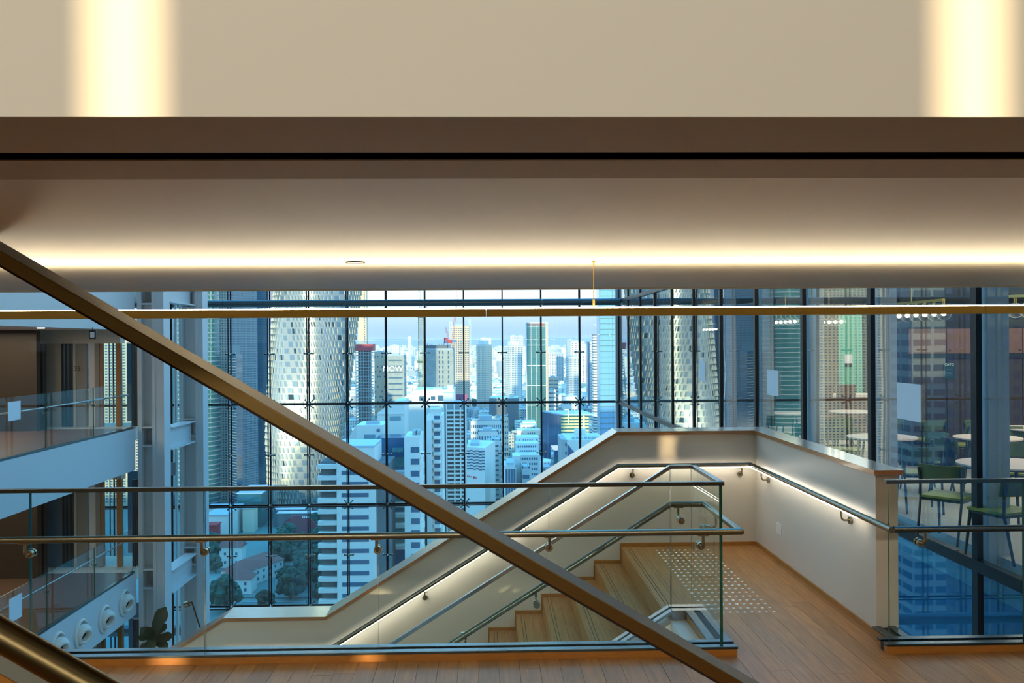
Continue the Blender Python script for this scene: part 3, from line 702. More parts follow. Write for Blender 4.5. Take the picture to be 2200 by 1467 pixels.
# ============================================================ LEFT WING
XL = -8.5
wings = []
for k, zt_ in enumerate((1.435, -2.045, -5.525, -9.005)):
    s_ = E(['floor_wing_upper', 'floor_wing_middle', 'floor_wing_lower', 'floor_wing_bottom'][k], (-12, 15, zt_-1), **ST)
    B(XL-.25, XL, 6.1, 22.75, zt_-(1.10 if k == 0 else 1.0), zt_).build('fascia', 'white_steel', s_)
    B(-17, XL-.25, 6.1, 24.6, zt_-.35, zt_-.012).build('slab', 'plaster', s_)
    B(-17, XL-.25, 22.75, 24.6, zt_-1.0, zt_-.36).build('downstand', 'plaster', s_) if False else None
    B(-17, XL-.02, 6.1, 22.75, zt_-.0119, zt_+.002).build('wood_flooring', 'wing_floor', s_)
    B(-17, XL-.25, 6.1, 22.4, zt_-1.09 if k == 0 else zt_-.99, zt_-.97 if k == 0 else zt_-.9).build('soffit', 'plaster', s_)
zl_ = [(1.435, .335, -2.045), (-2.045, -3.045, -5.525), (-5.525, -6.525, -9.005)]
for k, (zu, zc, zf) in enumerate(zl_):
    # glazed end wall of each storey
    wn = E('window_%d' % (3+k), (-10, 23.4, zf), **ST); Yb = 23.4
    B(X(75, Yb), XL-.6, Yb, Yb+.3, zc-.32, zu-.4).build('bulkhead', 'plaster', wn)
    T(B(-17, X(78, 22.3), 22.3, 22.5, zf, zc).build('wall_brown', 'brown_wall', wn))
    B(X(78, 22.3)+.001, X(90, Yb), 22.6, 22.8, zf, zc-.32).build('dark_jamb', 'dark_panel', wn)
    strips = [(90, 131, 'pale_panel' if k < 1 else 'blue_glass_panel'), (133, 137, 'dark_panel'), (140, 145, 'dark_panel'), (148, 155, 'dark_panel'), (158, 163, 'pale_panel'), (163, 186, 'grey_steel'), (190, 203, 'white_steel'), (204, 214, 'grey_steel'), (215, 220, 'oak'), (249, 259, 'oak'), (283, 285, 'dark_panel'), (288, 290, 'dark_panel'), (293, 295, 'dark_panel'), (298, 300, 'dark_panel')]
    for a, b, mt in strips: B(X(a, Yb), X(b, Yb), Yb-.03 if (b-a) < 12 else Yb, Yb+.1, zf, zc-.321).build('wall_strip', mt, wn)
    B(X(131, Yb), X(301, Yb), Yb+.101, Yb+.12, zf, zc-.321).build('pane', 'window_glass', wn)
    B(X(222, Yb), X(247, Yb), Yb+1.5, Yb+1.6, zf, zc-.321).build('inner_panel', 'blue_glass_panel', wn); B(X(262, Yb), X(283, Yb), Yb+1.0, Yb+1.1, zf, zc-.321).build('inner_panel', 'pale_panel', wn)
B(-17, X(150, 24.5), 24.6, 24.8, -9, 1.3).build('wall_strip', 'dark_panel', wn)
if True:
    for k, (zu, zc, zf) in enumerate(zl_[:2]):
        lab = ['glass balustrade on the middle storey of the left wing with a small paper on it', 'glass balustrade on the lower storey of the left wing, seen from above'][k]
        b_ = E('glass_balustrade', (XL, 15, zf), lab, 'balustrade')
        ys = [22.7, 20.5, 18.3, 16.85-.75, 13.9, 11.7, 9.5, 7.3]
        for a, c in zip(ys[1:], ys):
            m = MB(); pane_box(m, (XL-.06, a+.01), (XL-.06, c-.01), zf-.05, zf+1.1, zf-.05, zf+1.1, .016); m.build('glass_panel', ['rail_glass', 'edge_green'], b_)
            glass_bracket((XL-.15, a+.05, zf+.79), (1, 0, 0), b_)
        MB().tube([(XL-.15, 7, zf+.81), (XL-.15, 22.7, zf+.81)], .021, 12).build('handrail', 'steel', b_, smooth=True)
        B(XL-.10, XL-.02, 7, 22.72, zf+.003, zf+.045).build('base_channel', 'steel_dark', b_)
        yp = XL/((48-1045)/2000)
        T(B(XL-.045, XL-.04, yp-.2, yp+.25, zf+.55 if k else zf+.68, zf+.98 if k else zf+1.02).build('paper_sheet', 'paper'), ['small pale paper taped to the middle left balustrade', 'small pale paper taped to the lower left balustrade'][k], 'paper')
# exit sign and lamp
ys_ = 20.2; es = E('hanging_sign', (X(200, ys_), ys_, .1), 'small dark hanging sign with a pale pictogram under the left ceiling', 'sign')
B(X(191, ys_), X(206, ys_), ys_, ys_+.05, Z(729, ys_, 198), Z(710, ys_, 198)).build('sign_box', 'sign_dark', es); B(X(194, ys_), X(203, ys_), ys_-.006, ys_-.001, Z(726, ys_, 198), Z(714, ys_, 198)).build('pictogram', 'paper', es)
MB().tube([(X(198, ys_), ys_+.02, Z(710, ys_, 198)), (X(198, ys_), ys_+.02, .36)], .008, 6).build('hanger', 'black', es)
dlx = X(88, 19.2); m = MB(); m.disc((dlx, 19.2, .337), (0, 0, 1), .07, .02, 16); T(m.build('downlight', 'downlight'), 'small glowing round downlight in the ceiling of the left wing', 'light fixture')
text('35', .16, (X(165, 23.3), 23.32, Z(793, 23.3, 165)), (R(90), 0, 0), 'black', name='floor_number', parent=bpy.data.objects['window_3'])
# steel columns with beams between
def hcol(name, lab, x0, x1, y, fl_, dep, za, zb, webl):
    c = E(name, ((x0+x1)/2, y, za), lab, 'column')
    B(x0, x0+.10, y, y+dep, za, zb).build('flange', 'white_steel', c)
    B(x0+.10, x1-webl, y+dep*.45, y+dep*.55, za, zb).build('web', 'white_steel', c)
    B(x1-webl, x1-webl+.07, y, y+dep, za, zb).build('flange', 'white_steel', c)
    B(x1-webl+.07, x1, y+.02, y+dep-.02, za, zb).build('box_casing', 'white_steel', c)
    for z in (-9.4, -5.95, -2.5, .95):
        for q in (0, .45):
            B(x0+.101, x1-webl-.001, y+.02, y+dep*.44, z+q, z+q+.04).build('stiffener', 'white_steel', c)
        m = MB()
        B(x0+.12, x0+.30, y+dep*.40, y+dep*.448, z+.06, z+.43).build('splice_plate', 'grey_steel', c)
        for j in range(3): m.disc((x0+.2, y+dep*.39, z+.12+.12*j), (0, 1, 0), .018, .02, 8)
        m.build('bolts', 'grey_steel', c, stuff=False)
    return c
hcol('steel_column', 'pale steel column with bolted splice plates at the end of the left wing', X(301, 23), X(357, 23), 22.8, 0, .5, -12.7, 11.9, .28)
hcol('steel_column', 'pale steel column standing between the spliced column and the glass wall', X(384, 25.2), X(435, 25.2), 25.2, 0, .5, -12.7, 11.9, .20)
for z, lab in ((1.3, 'short pale steel beam between the two columns at ceiling height'), (-2.35, 'short pale steel beam between the two columns at the middle storey'), (-5.9, 'short pale steel beam between the two columns at the lower storey')):
    b_ = E('steel_beam', (-8, 24.2, z-.2), lab, 'beam'); xx = (X(345, 23)+X(425, 25.2))/2-.1
    for q in (-.27, .27): B(xx-.16, xx+.16, 23.3, 25.2, z+q-.015, z+q+.015).build('flange', 'white_steel', b_)
    B(xx-.02, xx+.02, 23.3, 25.2, z-.254, z+.254).build('web', 'white_steel', b_)
# glimpse items in the column gap: dark pipe and white brace bracket
gp = E('window_pipe', (X(366, 29), 29, -12), 'dark vertical pipe seen in the gap between the steel columns', 'pipe'); MB().tube([(X(367, 29), 29, -12.6), (X(367, 29), 29, 4.8)], .045, 10).build('pipe_length', 'groove', gp)
MB().tube([(X(375, 29), 29.1, -12.6), (X(375, 29), 29.1, 4.8)], .05, 10).build('pale_pipe', 'white_steel', gp)
for z in (-.35, -3.85, -7.3): B(X(366, 29), X(378, 29), 28.9, 29, z-.2, z+.2).build('pipe_clamp', 'grey_steel', gp)
# jet nozzles
for px, py, lab in ((272, 1295, 'white round air nozzle on the lower left fascia, closest to the steel column'), (230, 1330, 'white round air nozzle on the lower left fascia, second from the steel column'), (180, 1362, 'white round air nozzle on the lower left fascia, third from the steel column'), (131, 1391, 'white round air nozzle partly hidden behind the balustrade base channel')):
    y = XL/((px-1045)/2000); z = Z(py, y, px)
    o = E('air_nozzle', (XL, y, z), lab, 'air vent', 'round air nozzles on the left wing'); m = MB(); n = 28
    prof = [(.31, 0), (.31, .03), (.27, .05), (.235, .02), (.23, .0)]
    for (ra, xa), (rb, xb) in zip(prof, prof[1:]): m.add([(XL+.002+q, y+math.cos(2*math.pi*(k+e)/n)*r_, z+math.sin(2*math.pi*(k+e)/n)*r_) for k in range(n) for (r_, q, e) in ((ra, xa, 0), (rb, xb, 0), (rb, xb, 1), (ra, xa, 1))], [(4*k, 4*k+1, 4*k+2, 4*k+3) for k in range(n)])
    m.build('trim_ring', 'white_plastic', o, smooth=True)
    m = MB(); prof = [(.225, .03), (.205, .11), (.16, .17), (.13, .18), (.11, .15), (.10, .02)]
    ty = R(-18)
    for (ra, xa), (rb, xb) in zip(prof, prof[1:]):
        vs = []
        for k in range(n):
            for (r_, q, e) in ((ra, xa, 0), (rb, xb, 0), (rb, xb, 1), (ra, xa, 1)):
                p = Vector((q, math.cos(2*math.pi*(k+e)/n)*r_, math.sin(2*math.pi*(k+e)/n)*r_)); p = Matrix.Rotation(R(14), 3, 'Y') @ Matrix.Rotation(R(-22), 3, 'Z') @ p; vs.append((XL+p.x, y+p.y, z+p.z))
        m.add(vs, [(4*k, 4*k+1, 4*k+2, 4*k+3) for k in range(n)])
    m.build('nozzle', 'white_plastic', o, smooth=True)
    p = Matrix.Rotation(R(14), 3, 'Y') @ Matrix.Rotation(R(-22), 3, 'Z') @ Vector((.05, 0, 0)); MB().disc((XL+p.x, y+p.y, z+p.z), (1, -.35, -.25), .098, .01, 20).build('dark_throat', 'groove', o)
# column spot lamp on a stand
sl = E('spot_lamp', (X(430, 10), 10, Z(1360, 10, 430)), 'small drum shaped spot lamp on a thin slanted rod by the stair wall', 'lamp')
a = W(412, 1293, 9.45); b = W(430, 1349, 9.45); c = W(402, 1298, 9.45)
MB().tube([a, b], .008, 8).build('rod', 'black', sl); m = MB(); m.disc(c, (1, -.2, .35), .032, .055, 18); m.build('lamp_head', 'bracket_steel', sl, smooth=True); MB().tube([a, c+Vector((.02, 0, .01))], .006, 6).build('arm', 'black', sl)
# fiddle leaf plant on the wing floor below
pc = W(332, 1372, 20.5); pl = E('potted_plant', (pc.x, 20.5, -9), 'dark leafy indoor plant with large crinkled leaves by the steel column', 'plant')
zc_ = pc.z
MB().tube([(pc.x, 20.5, -12.2), (pc.x+.03, 20.5, -9), (pc.x, 20.5, zc_+.1)], .03, 8, r1=.015).build('stem', 'stem', pl)
m = MB(); m.tube([(pc.x, 20.5, -12.7), (pc.x, 20.5, -12.1)], .22, 16, r1=.28); m.build('pot', 'planter', pl)
random.seed(5)
def leafm(base, d, L, w_, up_, ):
    m = MB(); base = Vector(base); d = Vector(d).normalized(); s_ = d.cross(Vector(up_)).normalized(); u = s_.cross(d); v = []; nseg = 6
    prof = [.12, .55, .75, .8, 1.0, .85, .12]
    for j in range(nseg+1):
        t_ = j/nseg; c = base+d*L*t_+u*(-.22*L*t_*t_)
        for sd_ in (-1, -.5, 0, .5, 1): v.append(c+s_*w_*prof[j]*sd_+u*(.05*abs(sd_)*L+random.uniform(-.02, .02)*L))
    f = [(j*5+i, j*5+i+1, (j+1)*5+i+1, (j+1)*5+i) for j in range(nseg) for i in range(4)]
    return m.add(v, f)
for (dx, dy, dz, L) in ((-.9, -.2, .15, .34), (-.6, -.3, .9, .42), (.35, -.1, 1, .60), (.75, -.2, .55, .36), (.95, -.1, .3, .40), (.8, -.3, -.15, .34), (-.8, -.4, -.35, .36), (-.2, -.6, .8, .38), (.3, -.6, .5, .34), (0, -.6, -.4, .36), (.5, .4, .7, .35), (-.4, .5, .8, .36)):
    o = leafm((pc.x, 20.5, zc_+random.uniform(-.12, .12)), (dx, dy, dz), L, L*.30, (0, -.7, .7)).build('leaf', 'leaf', pl, smooth=2)
# ============================================================ THE CITY
GZ = -110.0
mat('ground_city', (96, 122, 116), .9, noise=((1, 1, 1), .012, .35))
mat('asphalt', (92, 108, 118), .8); mat('pavement', (150, 150, 145), .8); mat('kerb_white', (210, 210, 205), .7)
mat('hill', (120, 118, 140), 1, spec=0)
mat('facade_white', (222, 216, 206), .8, var=.07); mat('facade_cream', (224, 204, 178), .8, var=.05); mat('facade_grey', (168, 168, 166), .8, var=.06)
mat('facade_tan', (206, 176, 146), .8); mat('concrete', (158, 160, 154), .9, noise=((1, 1, 1), .25, .12)); mat('concrete_dark', (104, 108, 110), .9)
mat('win', (70, 100, 122), .12, spec=.8); mat('win_pale', (120, 150, 160), .15, spec=.8); mat('win_teal', (70, 126, 124), .10, spec=1.0, metal=.3)
mat('win_blue', (40, 92, 132), .10, spec=1.0, metal=.3); mat('glass_green', (120, 160, 150), .14, metal=.6)
mat('tower_panel', (196, 194, 184), .33, metal=.85); mat('tower_glass', (150, 166, 176), .31, metal=.9); mat('tower_dark', (52, 68, 76), .2, metal=.6); mat('tower_white', (176, 170, 154), .5)
mat('roof_stuff', (170, 178, 184), .8); mat('roof_red', (140, 84, 74), .85, noise=((1, 6, 1), 1.2, .1)); mat('roof_metal', (176, 196, 206), .5)
mat('red_paint', (178, 52, 56), .6); mat('magenta_panel', (150, 80, 120), .6); mat('crane_yellow', (196, 160, 84), .6); mat('crane_white', (216, 214, 212), .6); mat('blue_tank', (40, 110, 170), .5)
mat('tree_crown', (38, 74, 60), .95, var=.25, noise=((1, 1, 1), .5, .35)); mat('trunk', (80, 66, 52), .9); mat('car_white', (226, 230, 234), .3, coat=.5); mat('car_dark', (44, 50, 58), .3, coat=.5); mat('car_glass', (30, 40, 50), .1)
mat('billboard_red', (130, 60, 70), .7); mat('grid_yellow', (210, 200, 140), .6)
def gdist(py, px=1100): return -GZ*FPX/(py-735)
gr = T(B(-9000, 9000, 60, 30000, GZ-1, GZ).build('ground', 'ground_city'), **ST)
m = MB(); xs_ = [-9000+600*i for i in range(31)]; random.seed(3); top = [random.uniform(60, 150) for _ in xs_]
for i in range(30): m.add([(xs_[i], 15600, GZ), (xs_[i+1], 15600, GZ), (xs_[i+1], 17500, GZ+110+top[i+1]*.5), (xs_[i], 17500, GZ+110+top[i]*.5)], [(0, 1, 2, 3)])
T(m.build('hills', 'hill'), **ST)
def haze():
    o = B(-9000, 9000, 70, 15400, GZ+.5, 45).build('haze', 'black'); m_ = bpy.data.materials.new('haze_air'); m_.use_nodes = True; nt = m_.node_tree; nt.nodes.clear()
    vs = nt.nodes.new('ShaderNodeVolumeScatter'); vs.inputs['Color'].default_value = (.86, .94, 1.0, 1); vs.inputs['Density'].default_value = HAZE; vs.inputs['Anisotropy'].default_value = .0
    ou = nt.nodes.new('ShaderNodeOutputMaterial'); nt.links.new(vs.outputs[0], ou.inputs['Volume']); o.data.materials.clear(); o.data.materials.append(m_); T(o, kind='structure')
HAZE = .00007
haze()
reserved = []
def grid_windows(m, x0, x1, z0, z1, y, nx, nz, fw_=.55, fh=.5, mi=0, t=.12, skip=0, axis='y', seed=None, pair=False):
    if not nx: return
    cw = (x1-x0)/nx; chh = (z1-z0)/nz
    for i in range(nx):
        for j in range(nz):
            if skip and random.random() < skip: continue
            a = x0+(i+.5)*cw; c = z0+(j+.5)*chh; hw = cw*fw_/2; hh = chh*fh/2
            if axis == 'y': m.add([(a-hw, y-t, c-hh), (a+hw, y-t, c-hh), (a+hw, y-t, c+hh), (a-hw, y-t, c+hh)], [(0, 1, 2, 3)], mi)
            else: m.add([(y-t, a-hw, c-hh), (y-t, a+hw, c-hh), (y-t, a+hw, c+hh), (y-t, a-hw, c+hh)], [(0, 3, 2, 1)], mi)
def tower(name, label, p0, p1, ptop, D, dep, body, win, nx, nz, fw_=.5, fh=.5, side=6, cat='building', group=None, zb=None, yaw=0, sidebody=None, extra=None, skip=0):
    x0, x1 = X(p0, D), X(p1, D); zt = Z(ptop, D, (p0+p1)/2); zb = GZ if zb is None else zb
    c = ((x0+x1)/2, D+dep/2, zb); o = E(name, c, label, cat, group); reserved.append((c[0], c[1], max(x1-x0, dep)*.75+6))
    MB().box(x0, x1, D, D+dep, zb, zt).build('walls', [body], o)
    m = MB(); grid_windows(m, x0, x1, zb+2, zt-1.5, D, nx, nz, fw_, fh, skip=skip)
    if side:
        grid_windows(m, D, D+dep, zb+2, zt-1.5, x0, side, nz, fw_, fh, axis='x', skip=skip)
        grid_windows(m, D, D+dep, zb+2, zt-1.5, x1, side, nz, fw_, fh, axis='x', t=-.12, skip=skip)
    if m.v: m.build('windows', [win], o, stuff=True)
    m = MB(); hw = (x1-x0); random.seed(int(p0))
    m.box(x0+hw*.25, x1-hw*.3, D+dep*.2, D+dep*.7, zt, zt+min(4, hw*.15)); m.box(x0, x1, D, D+.5, zt, zt+1); m.box(x0, x0+.5, D, D+dep, zt, zt+1); m.box(x1-.5, x1, D, D+dep, zt, zt+1)
    m.build('roof_plant', 'roof_stuff', o)
    if yaw: o.rotation_euler = (0, 0, R(yaw))
    return o, x0, x1, zt
# -- twisting tower
def twisting():
    D = 590; Dc = D+30; sc = D/FPX; nf = 74; zt = 205; z0 = GZ; nseg = 120
    o = E('twisting_tower', (X(655, D), D+30, GZ), 'tall twisting tower of pale shingled window panels catching the low sun', 'building'); reserved.append((X(655, D), D+30, 60))
    def left(z):
        py = 735-z*FPX/Dc
        return 566+ (1060-py)*.046 if py > 620 else 586+(620-py)*.03
    def right(z):
        py = 735-z*FPX/Dc
        return 716+(1060-py)*.135 if py > 600 else 777+(600-py)*.02
    rings = []; v = []; f = []; mi = []
    def ring(z):
        a, b = X(left(z), Dc), X(right(z), Dc); cx_ = (a+b)/2; hw = (b-a)/2; tw = -R(26)-R(.50)*(z+12); out = []
        for k in range(nseg):
            t = 2*math.pi*k/nseg; ct, s_ = math.cos(t), math.sin(t); e = .62
            px_ = math.copysign(abs(ct)**e, ct); py_ = math.copysign(abs(s_)**e, s_)
            out.append((px_*math.cos(tw)-py_*math.sin(tw), px_*math.sin(tw)+py_*math.cos(tw)))
        mx = max(p[0] for p in out); return [(cx_+p[0]/mx*hw, D+34+p[1]/mx*hw*.8, z) for p in out]
    fh = (zt-z0)/(nf*1.0); levels = []
    random.seed(21)
    for i in range(nf): levels += [(z0+i*fh, 0), (z0+i*fh+fh*.22, 1)]
    levels.append((zt, 0))
    for z, _ in levels: v += ring(z)
    for li in range(len(levels)-1):
        win = levels[li][1]; fl_ = li//2; dens = random.choice([.1, .15, .3, .5, .12, .08])
        for k in range(nseg):
            a = li*nseg+k; b = li*nseg+(k+1) % nseg; f.append((a, b, b+nseg, a+nseg))
            if not win: mi.append(3)
            else:
                run = math.sin(k*.25+fl_*1.7)+math.sin(k*.11-fl_*.9)
                mi.append(2 if (random.random() < dens*.35 and k % 2) else (1 if (k+fl_) % 2 else 0))
    m = MB(); m.add(v, f, mi); q = m.build('shingled_facade', ['tower_panel', 'tower_glass', 'tower_dark', 'tower_panel'], o)
    # upright fins between the panels on the camera-facing half, real relief
    fm = MB()
    for li in range(1, len(levels)-1, 2):
        off = (li//2) % 2
        for k in range(off, nseg, 2):
            p = Vector(v[li*nseg+k]); qn = Vector(v[(li+1)*nseg+k]); 
            if p.y > D+40: continue
            c = Vector((X(655, D), D+34, 0)); nrm = Vector((p.x-c.x, p.y-c.y, 0)).normalized()*.9; t = Vector((-nrm.y, nrm.x, 0)).normalized()*.28
            fm.add([p-t, p+t, p+nrm*.9, qn-t, qn+t, qn+nrm*.3], [(0, 2, 5, 3), (1, 4, 5, 2), (0, 1, 2), (3, 5, 4)])
    fm.build('fins', 'tower_white', o, stuff=True)
twisting()
# -- left group
D = 645
o, a, b, zt = tower('office_tower', 'cream office tower with small square windows at the left of the glass wall', 470, 487, 560, D, 24, 'facade_cream', 'win', 3, 92, .52, .50, side=0)
x0, x1 = X(487, D), X(553, D+30)
m = MB(); m.add([(x0, D, GZ), (x1, D+30, GZ), (x1, D+30, zt), (x0, D, zt)], [(0, 1, 2, 3)]); m.build('long_face', 'facade_grey', o)
m = MB(); N = 22; 
for i in range(N):
    for j in range(92):
        if i < 9 and j < 60: continue
        t0, t1 = (i+.22)/N, (i+.78)/N; z = GZ+2+(zt-GZ-3.5)*(j+.25)/92; z1 = z+(zt-GZ)/92*.5
        m.add([(x0+(x1-x0)*t0, D+30*t0-.15, z), (x0+(x1-x0)*t1, D+30*t1-.15, z), (x0+(x1-x0)*t1, D+30*t1-.15, z1), (x0+(x1-x0)*t0, D+30*t0-.15, z1)], [(0, 1, 2, 3)])
m.build('windows', 'win', o, stuff=True)
D2 = 628; g = E('glass_office', (X(505, D2), D2+10, GZ), 'blue glass office block with thin pale floor lines before the cream tower', 'building')
x0, x1, x2 = X(486, D2), X(507, D2-6), X(522, D2+10); zt2 = Z(762, D2, 500)
m = MB(); m.prism([(x0, D2+4), (x1, D2-6), (x2, D2+8), (x2-2, D2+14), (x0, D2+14)], GZ, zt2, axis='z'); m.build('walls', 'win_blue', g)
m = MB()
for j in range(54):
    z = GZ+3+j*(zt2-GZ-4)/54; m.prism([(x0-.1, D2+3.8), (x1, D2-6.25), (x2+.2, D2+8), (x2, D2+8.4), (x1, D2-5.9)], z, z+.28, axis='z')
m.build('floor_lines', 'facade_grey', g, stuff=True)
D = 590; g = E('glass_tower', (X(425, 625), 625, GZ), 'curved teal glass tower with lit floor bands at the left edge of the glass wall', 'building')
cx_, cyy = X(425, 625), 625; rad = X(470.5, 625)-cx_; m = MB(); m.tube([(cx_, cyy, GZ), (cx_, cyy, 120)], rad, 40); m.build('walls', 'win_teal', g, smooth=True)
m = MB()
for j in range(74): m.tube([(cx_, cyy, GZ+2+j*3.1), (cx_, cyy, GZ+2.6+j*3.1)], rad+.25, 40)
m.build('floor_bands', 'facade_grey', g, stuff=True)
o, *_ = tower('slim_tower', 'narrow deep blue glass tower wedged between the cream tower and the twisting tower', 553, 574, 600, 720, 30, 'win_blue', 'win_teal', 5, 90, .8, .35, side=0)
# seen in the gap and by reflection
tower('office_tower', 'blue glass tower seen only through the gap between the steel columns', 352, 385, 600, 640, 26, 'win_blue', 'win_teal', 8, 84, .5, .5, side=0)
tower('office_tower', 'pale blue gridded tower showing as a reflection in the side glass', 90, 180, 590, 660, 30, 'facade_white', 'win', 20, 110, .55, .55, side=8)
tower('apartment_tower', 'grey gridded slab seen in reflection between the two dark mullions', 1045-2000*.425, 1045-2000*.350, 580, 640, 30, 'facade_tan', 'win', 16, 80, .55, .5, side=6)
tower('apartment_tower', 'white slab with broad dark bands showing as a reflection right of the second mullion', 1045-2000*.485, 1045-2000*.437, 100, 300, 16, 'facade_grey', 'win', 2, 50, .85, .5, side=2)
tower('office_tower', 'dark grey blue slab showing as a faint reflection over the cafe cupboards', 1045-2000*.66, 1045-2000*.510, -150, 205, 20, 'concrete_dark', 'win_blue', 12, 60, .6, .55, side=4)
# -- construction tower behind the twisting tower
def building_site():
    D = 1000; o = E('construction_tower', (X(782, D), D+15, GZ), 'raw concrete tower with open floors and red screened top, right of the twisting tower', 'building'); reserved.append((X(782, D), D+15, 25))
    x0, x1 = X(764, D), X(797, D); zt = Z(752, D, 780); m = MB()
    m.box(x0+2, x1-2, D+3, D+20, GZ, zt); m.build('core', 'concrete_dark', o)
    m = MB(); nf = 32
    for j in range(nf): z = GZ+(zt-GZ)*j/nf; m.box(x0, x1, D, D+22, z, z+.6)
    m.build('floor_slabs', 'concrete', o, stuff=True)
    m = MB()
    for i in range(7): xx = x0+(x1-x0)*i/6; m.box(xx-.3, xx+.3, D+.2, D+.8, GZ, zt)
    m.build('pillars', 'concrete', o, stuff=True)
    MB().box(x0-1, x1+2, D-.6, D+22, zt-1, zt+6).build('red_screen', 'red_paint', o)
    D = 1520; o = E('tall_core', (X(785, D), D+10, GZ), 'tall tan and grey concrete shaft rising right behind the edge of the twisting tower', 'building')
    x0, x1 = X(769, D), X(788, D); MB().box(x0, x1, D, D+12, Z(733, D, 780), 130).build('tan_shaft', 'facade_tan', o); MB().box(x0, x1, D, D+12, GZ, Z(733, D, 780)).build('grey_base', 'concrete', o)
    m = MB(); grid_windows(m, X(782, D), X(785, D), 0, 128, D, 1, 34, .7, .55); m.build('windows', 'win', o, stuff=True)
building_site()
# -- grey banner block
o, x0, x1, zt = tower('banner_block', 'grey block with dark window bands carrying large pale letters', 830, 868, 765, 880, 24, 'concrete', 'win', 1, 17, .8, .22, side=4)
text('NOW', 7.2, (X(844, 880), 879.5, Z(793, 880, 845)), (R(90), 0, 0), 'text_white', parent=o)
tower('beige_block', 'beige block with scattered dark windows between two window rods, left of the lettered block', 804, 828, 758, 900, 22, 'facade_tan', 'win', 5, 20, .55, .35, side=3, skip=.55)
# -- concrete cores with cranes
o, x0, x1, zt = tower('concrete_core', 'wide pale concrete building core with slot openings and a dark rim of rebar', 912, 974, 752, 620, 22, 'concrete', 'win', 0, 1, side=0, zb=GZ)
m = MB()
for px in (943.5, 951, 963): 
    for j in range(9): z = Z(845-j*10.5, 620, px); m.box(X(px-1.1, 620), X(px+1.1, 620), 619.7, 619.95, z, z+2.1)
m.build('slot_openings', 'win', o, stuff=True)
m = MB(); random.seed(9)
MB().box(x0+.5, x1-4, 620.5, 640, zt+.2, zt+3.0).build('dark_rim', 'concrete_dark', o)
for i in range(46): xx = x0+(x1-x0)*random.random(); m.box(xx-.06, xx+.06, 620.6+random.random(), 621.8, zt+1, zt+2.6+random.random()*2.2)
m.build('rebar', 'cable', o, stuff=True)
def lattice(m, a, b, w, n, t):
    a = Vector(a); b = Vector(b); d = (b-a).normalized(); s_ = d.cross(Vector((0, 1, 0))).normalized(); u = Vector((0, 1, 0))
    c = [(-1, -1), (1, -1), (1, 1), (-1, 1)]
    P = lambda q, i: a.lerp(b, q/n)+s_*c[i][0]*w/2+u*c[i][1]*w/2
    for i in range(4): m.beam(P(0, i), P(n, i), t, t, upv=(0, 1, 0))
    for q in range(n):
        for i in (0, 1, 3):
            m.beam(P(q, i), P(q+1, (i+1) % 4), t*.6, t*.6, upv=(.3, 1, .2)); m.beam(P(q, (i+1) % 4), P(q+1, i), t*.6, t*.6, upv=(.3, 1, .2))
        m.beam(P(q, 0), P(q, 1), t*.6, t*.6, upv=(0, 1, 0))
def crane(lab, px, D, ptop, pbase, w, n, matn, jib=None):
    xx = X(px, D); zt = Z(ptop, D, px); zb = Z(pbase, D, px)
    o = E('tower_crane', (xx, D, zb), lab, 'crane'); m = MB(); lattice(m, (xx, D, zb), (xx, D, zt), w, n, w*.07); m.build('mast', matn, o)
    for (p0, y0, p1, y1, ww, nn_, mt, nm) in (jib or []):
        m = MB(); lattice(m, W(p0, y0, D), W(p1, y1, D), ww, nn_, ww*.12); m.build(nm, mt, o)
    return o
o = crane('tall yellow lattice crane mast left of the concrete core', 904.5, 600, 681, 838, 3.2, 38, 'crane_yellow', [(899, 600, 904, 668, 1.1, 10, 'crane_white', 'jib'), (917, 655, 905, 676, 1.4, 4, 'red_paint', 'counter_jib')])
B(X(898, 600), X(912, 600), 597, 603, Z(683, 600, 904), Z(676, 600, 904)).build('slewing_unit', 'red_paint', o)
B(X(896, 600), X(911, 600), 598, 602, Z(780, 600, 904), Z(776, 600, 904)).build('climbing_collar', 'crane_yellow', o)
o = crane('white and red luffing crane standing above the right end of the concrete core', 968.5, 640, 690, 835, 1.8, 40, 'crane_white', [(967, 735, 957, 704, 1.0, 8, 'red_paint', 'jib'), (972, 736, 983, 625, 1.1, 20, 'red_paint', 'luffing_jib'), (971, 736, 974, 700, .8, 8, 'crane_white', 'back_mast')])
B(X(954, 640), X(971, 640), 638, 642, Z(738, 640, 962), Z(730, 640, 962)).build('machinery_deck', 'red_paint', o); B(X(954, 640), X(962, 640), 638.2, 641.5, Z(730, 640, 958), Z(726, 640, 958)).build('counterweight', 'red_paint', o)
m = MB(); m.disc((X(958.5, 640), 637.6, Z(735, 640, 958)), (0, 1, 0), .9, .6, 14); m.build('blue_tank', 'blue_tank', o); m = MB(); m.disc((X(977, 640), 637.6, Z(733, 640, 977)), (0, 1, 0), 1.0, .6, 14); m.build('blue_tank', 'blue_tank', o)
crane('thin pale crane mast just left of the big window rod beside the orange tower', 1009.5, 1500, 686, 900, 3, 30, 'crane_white')
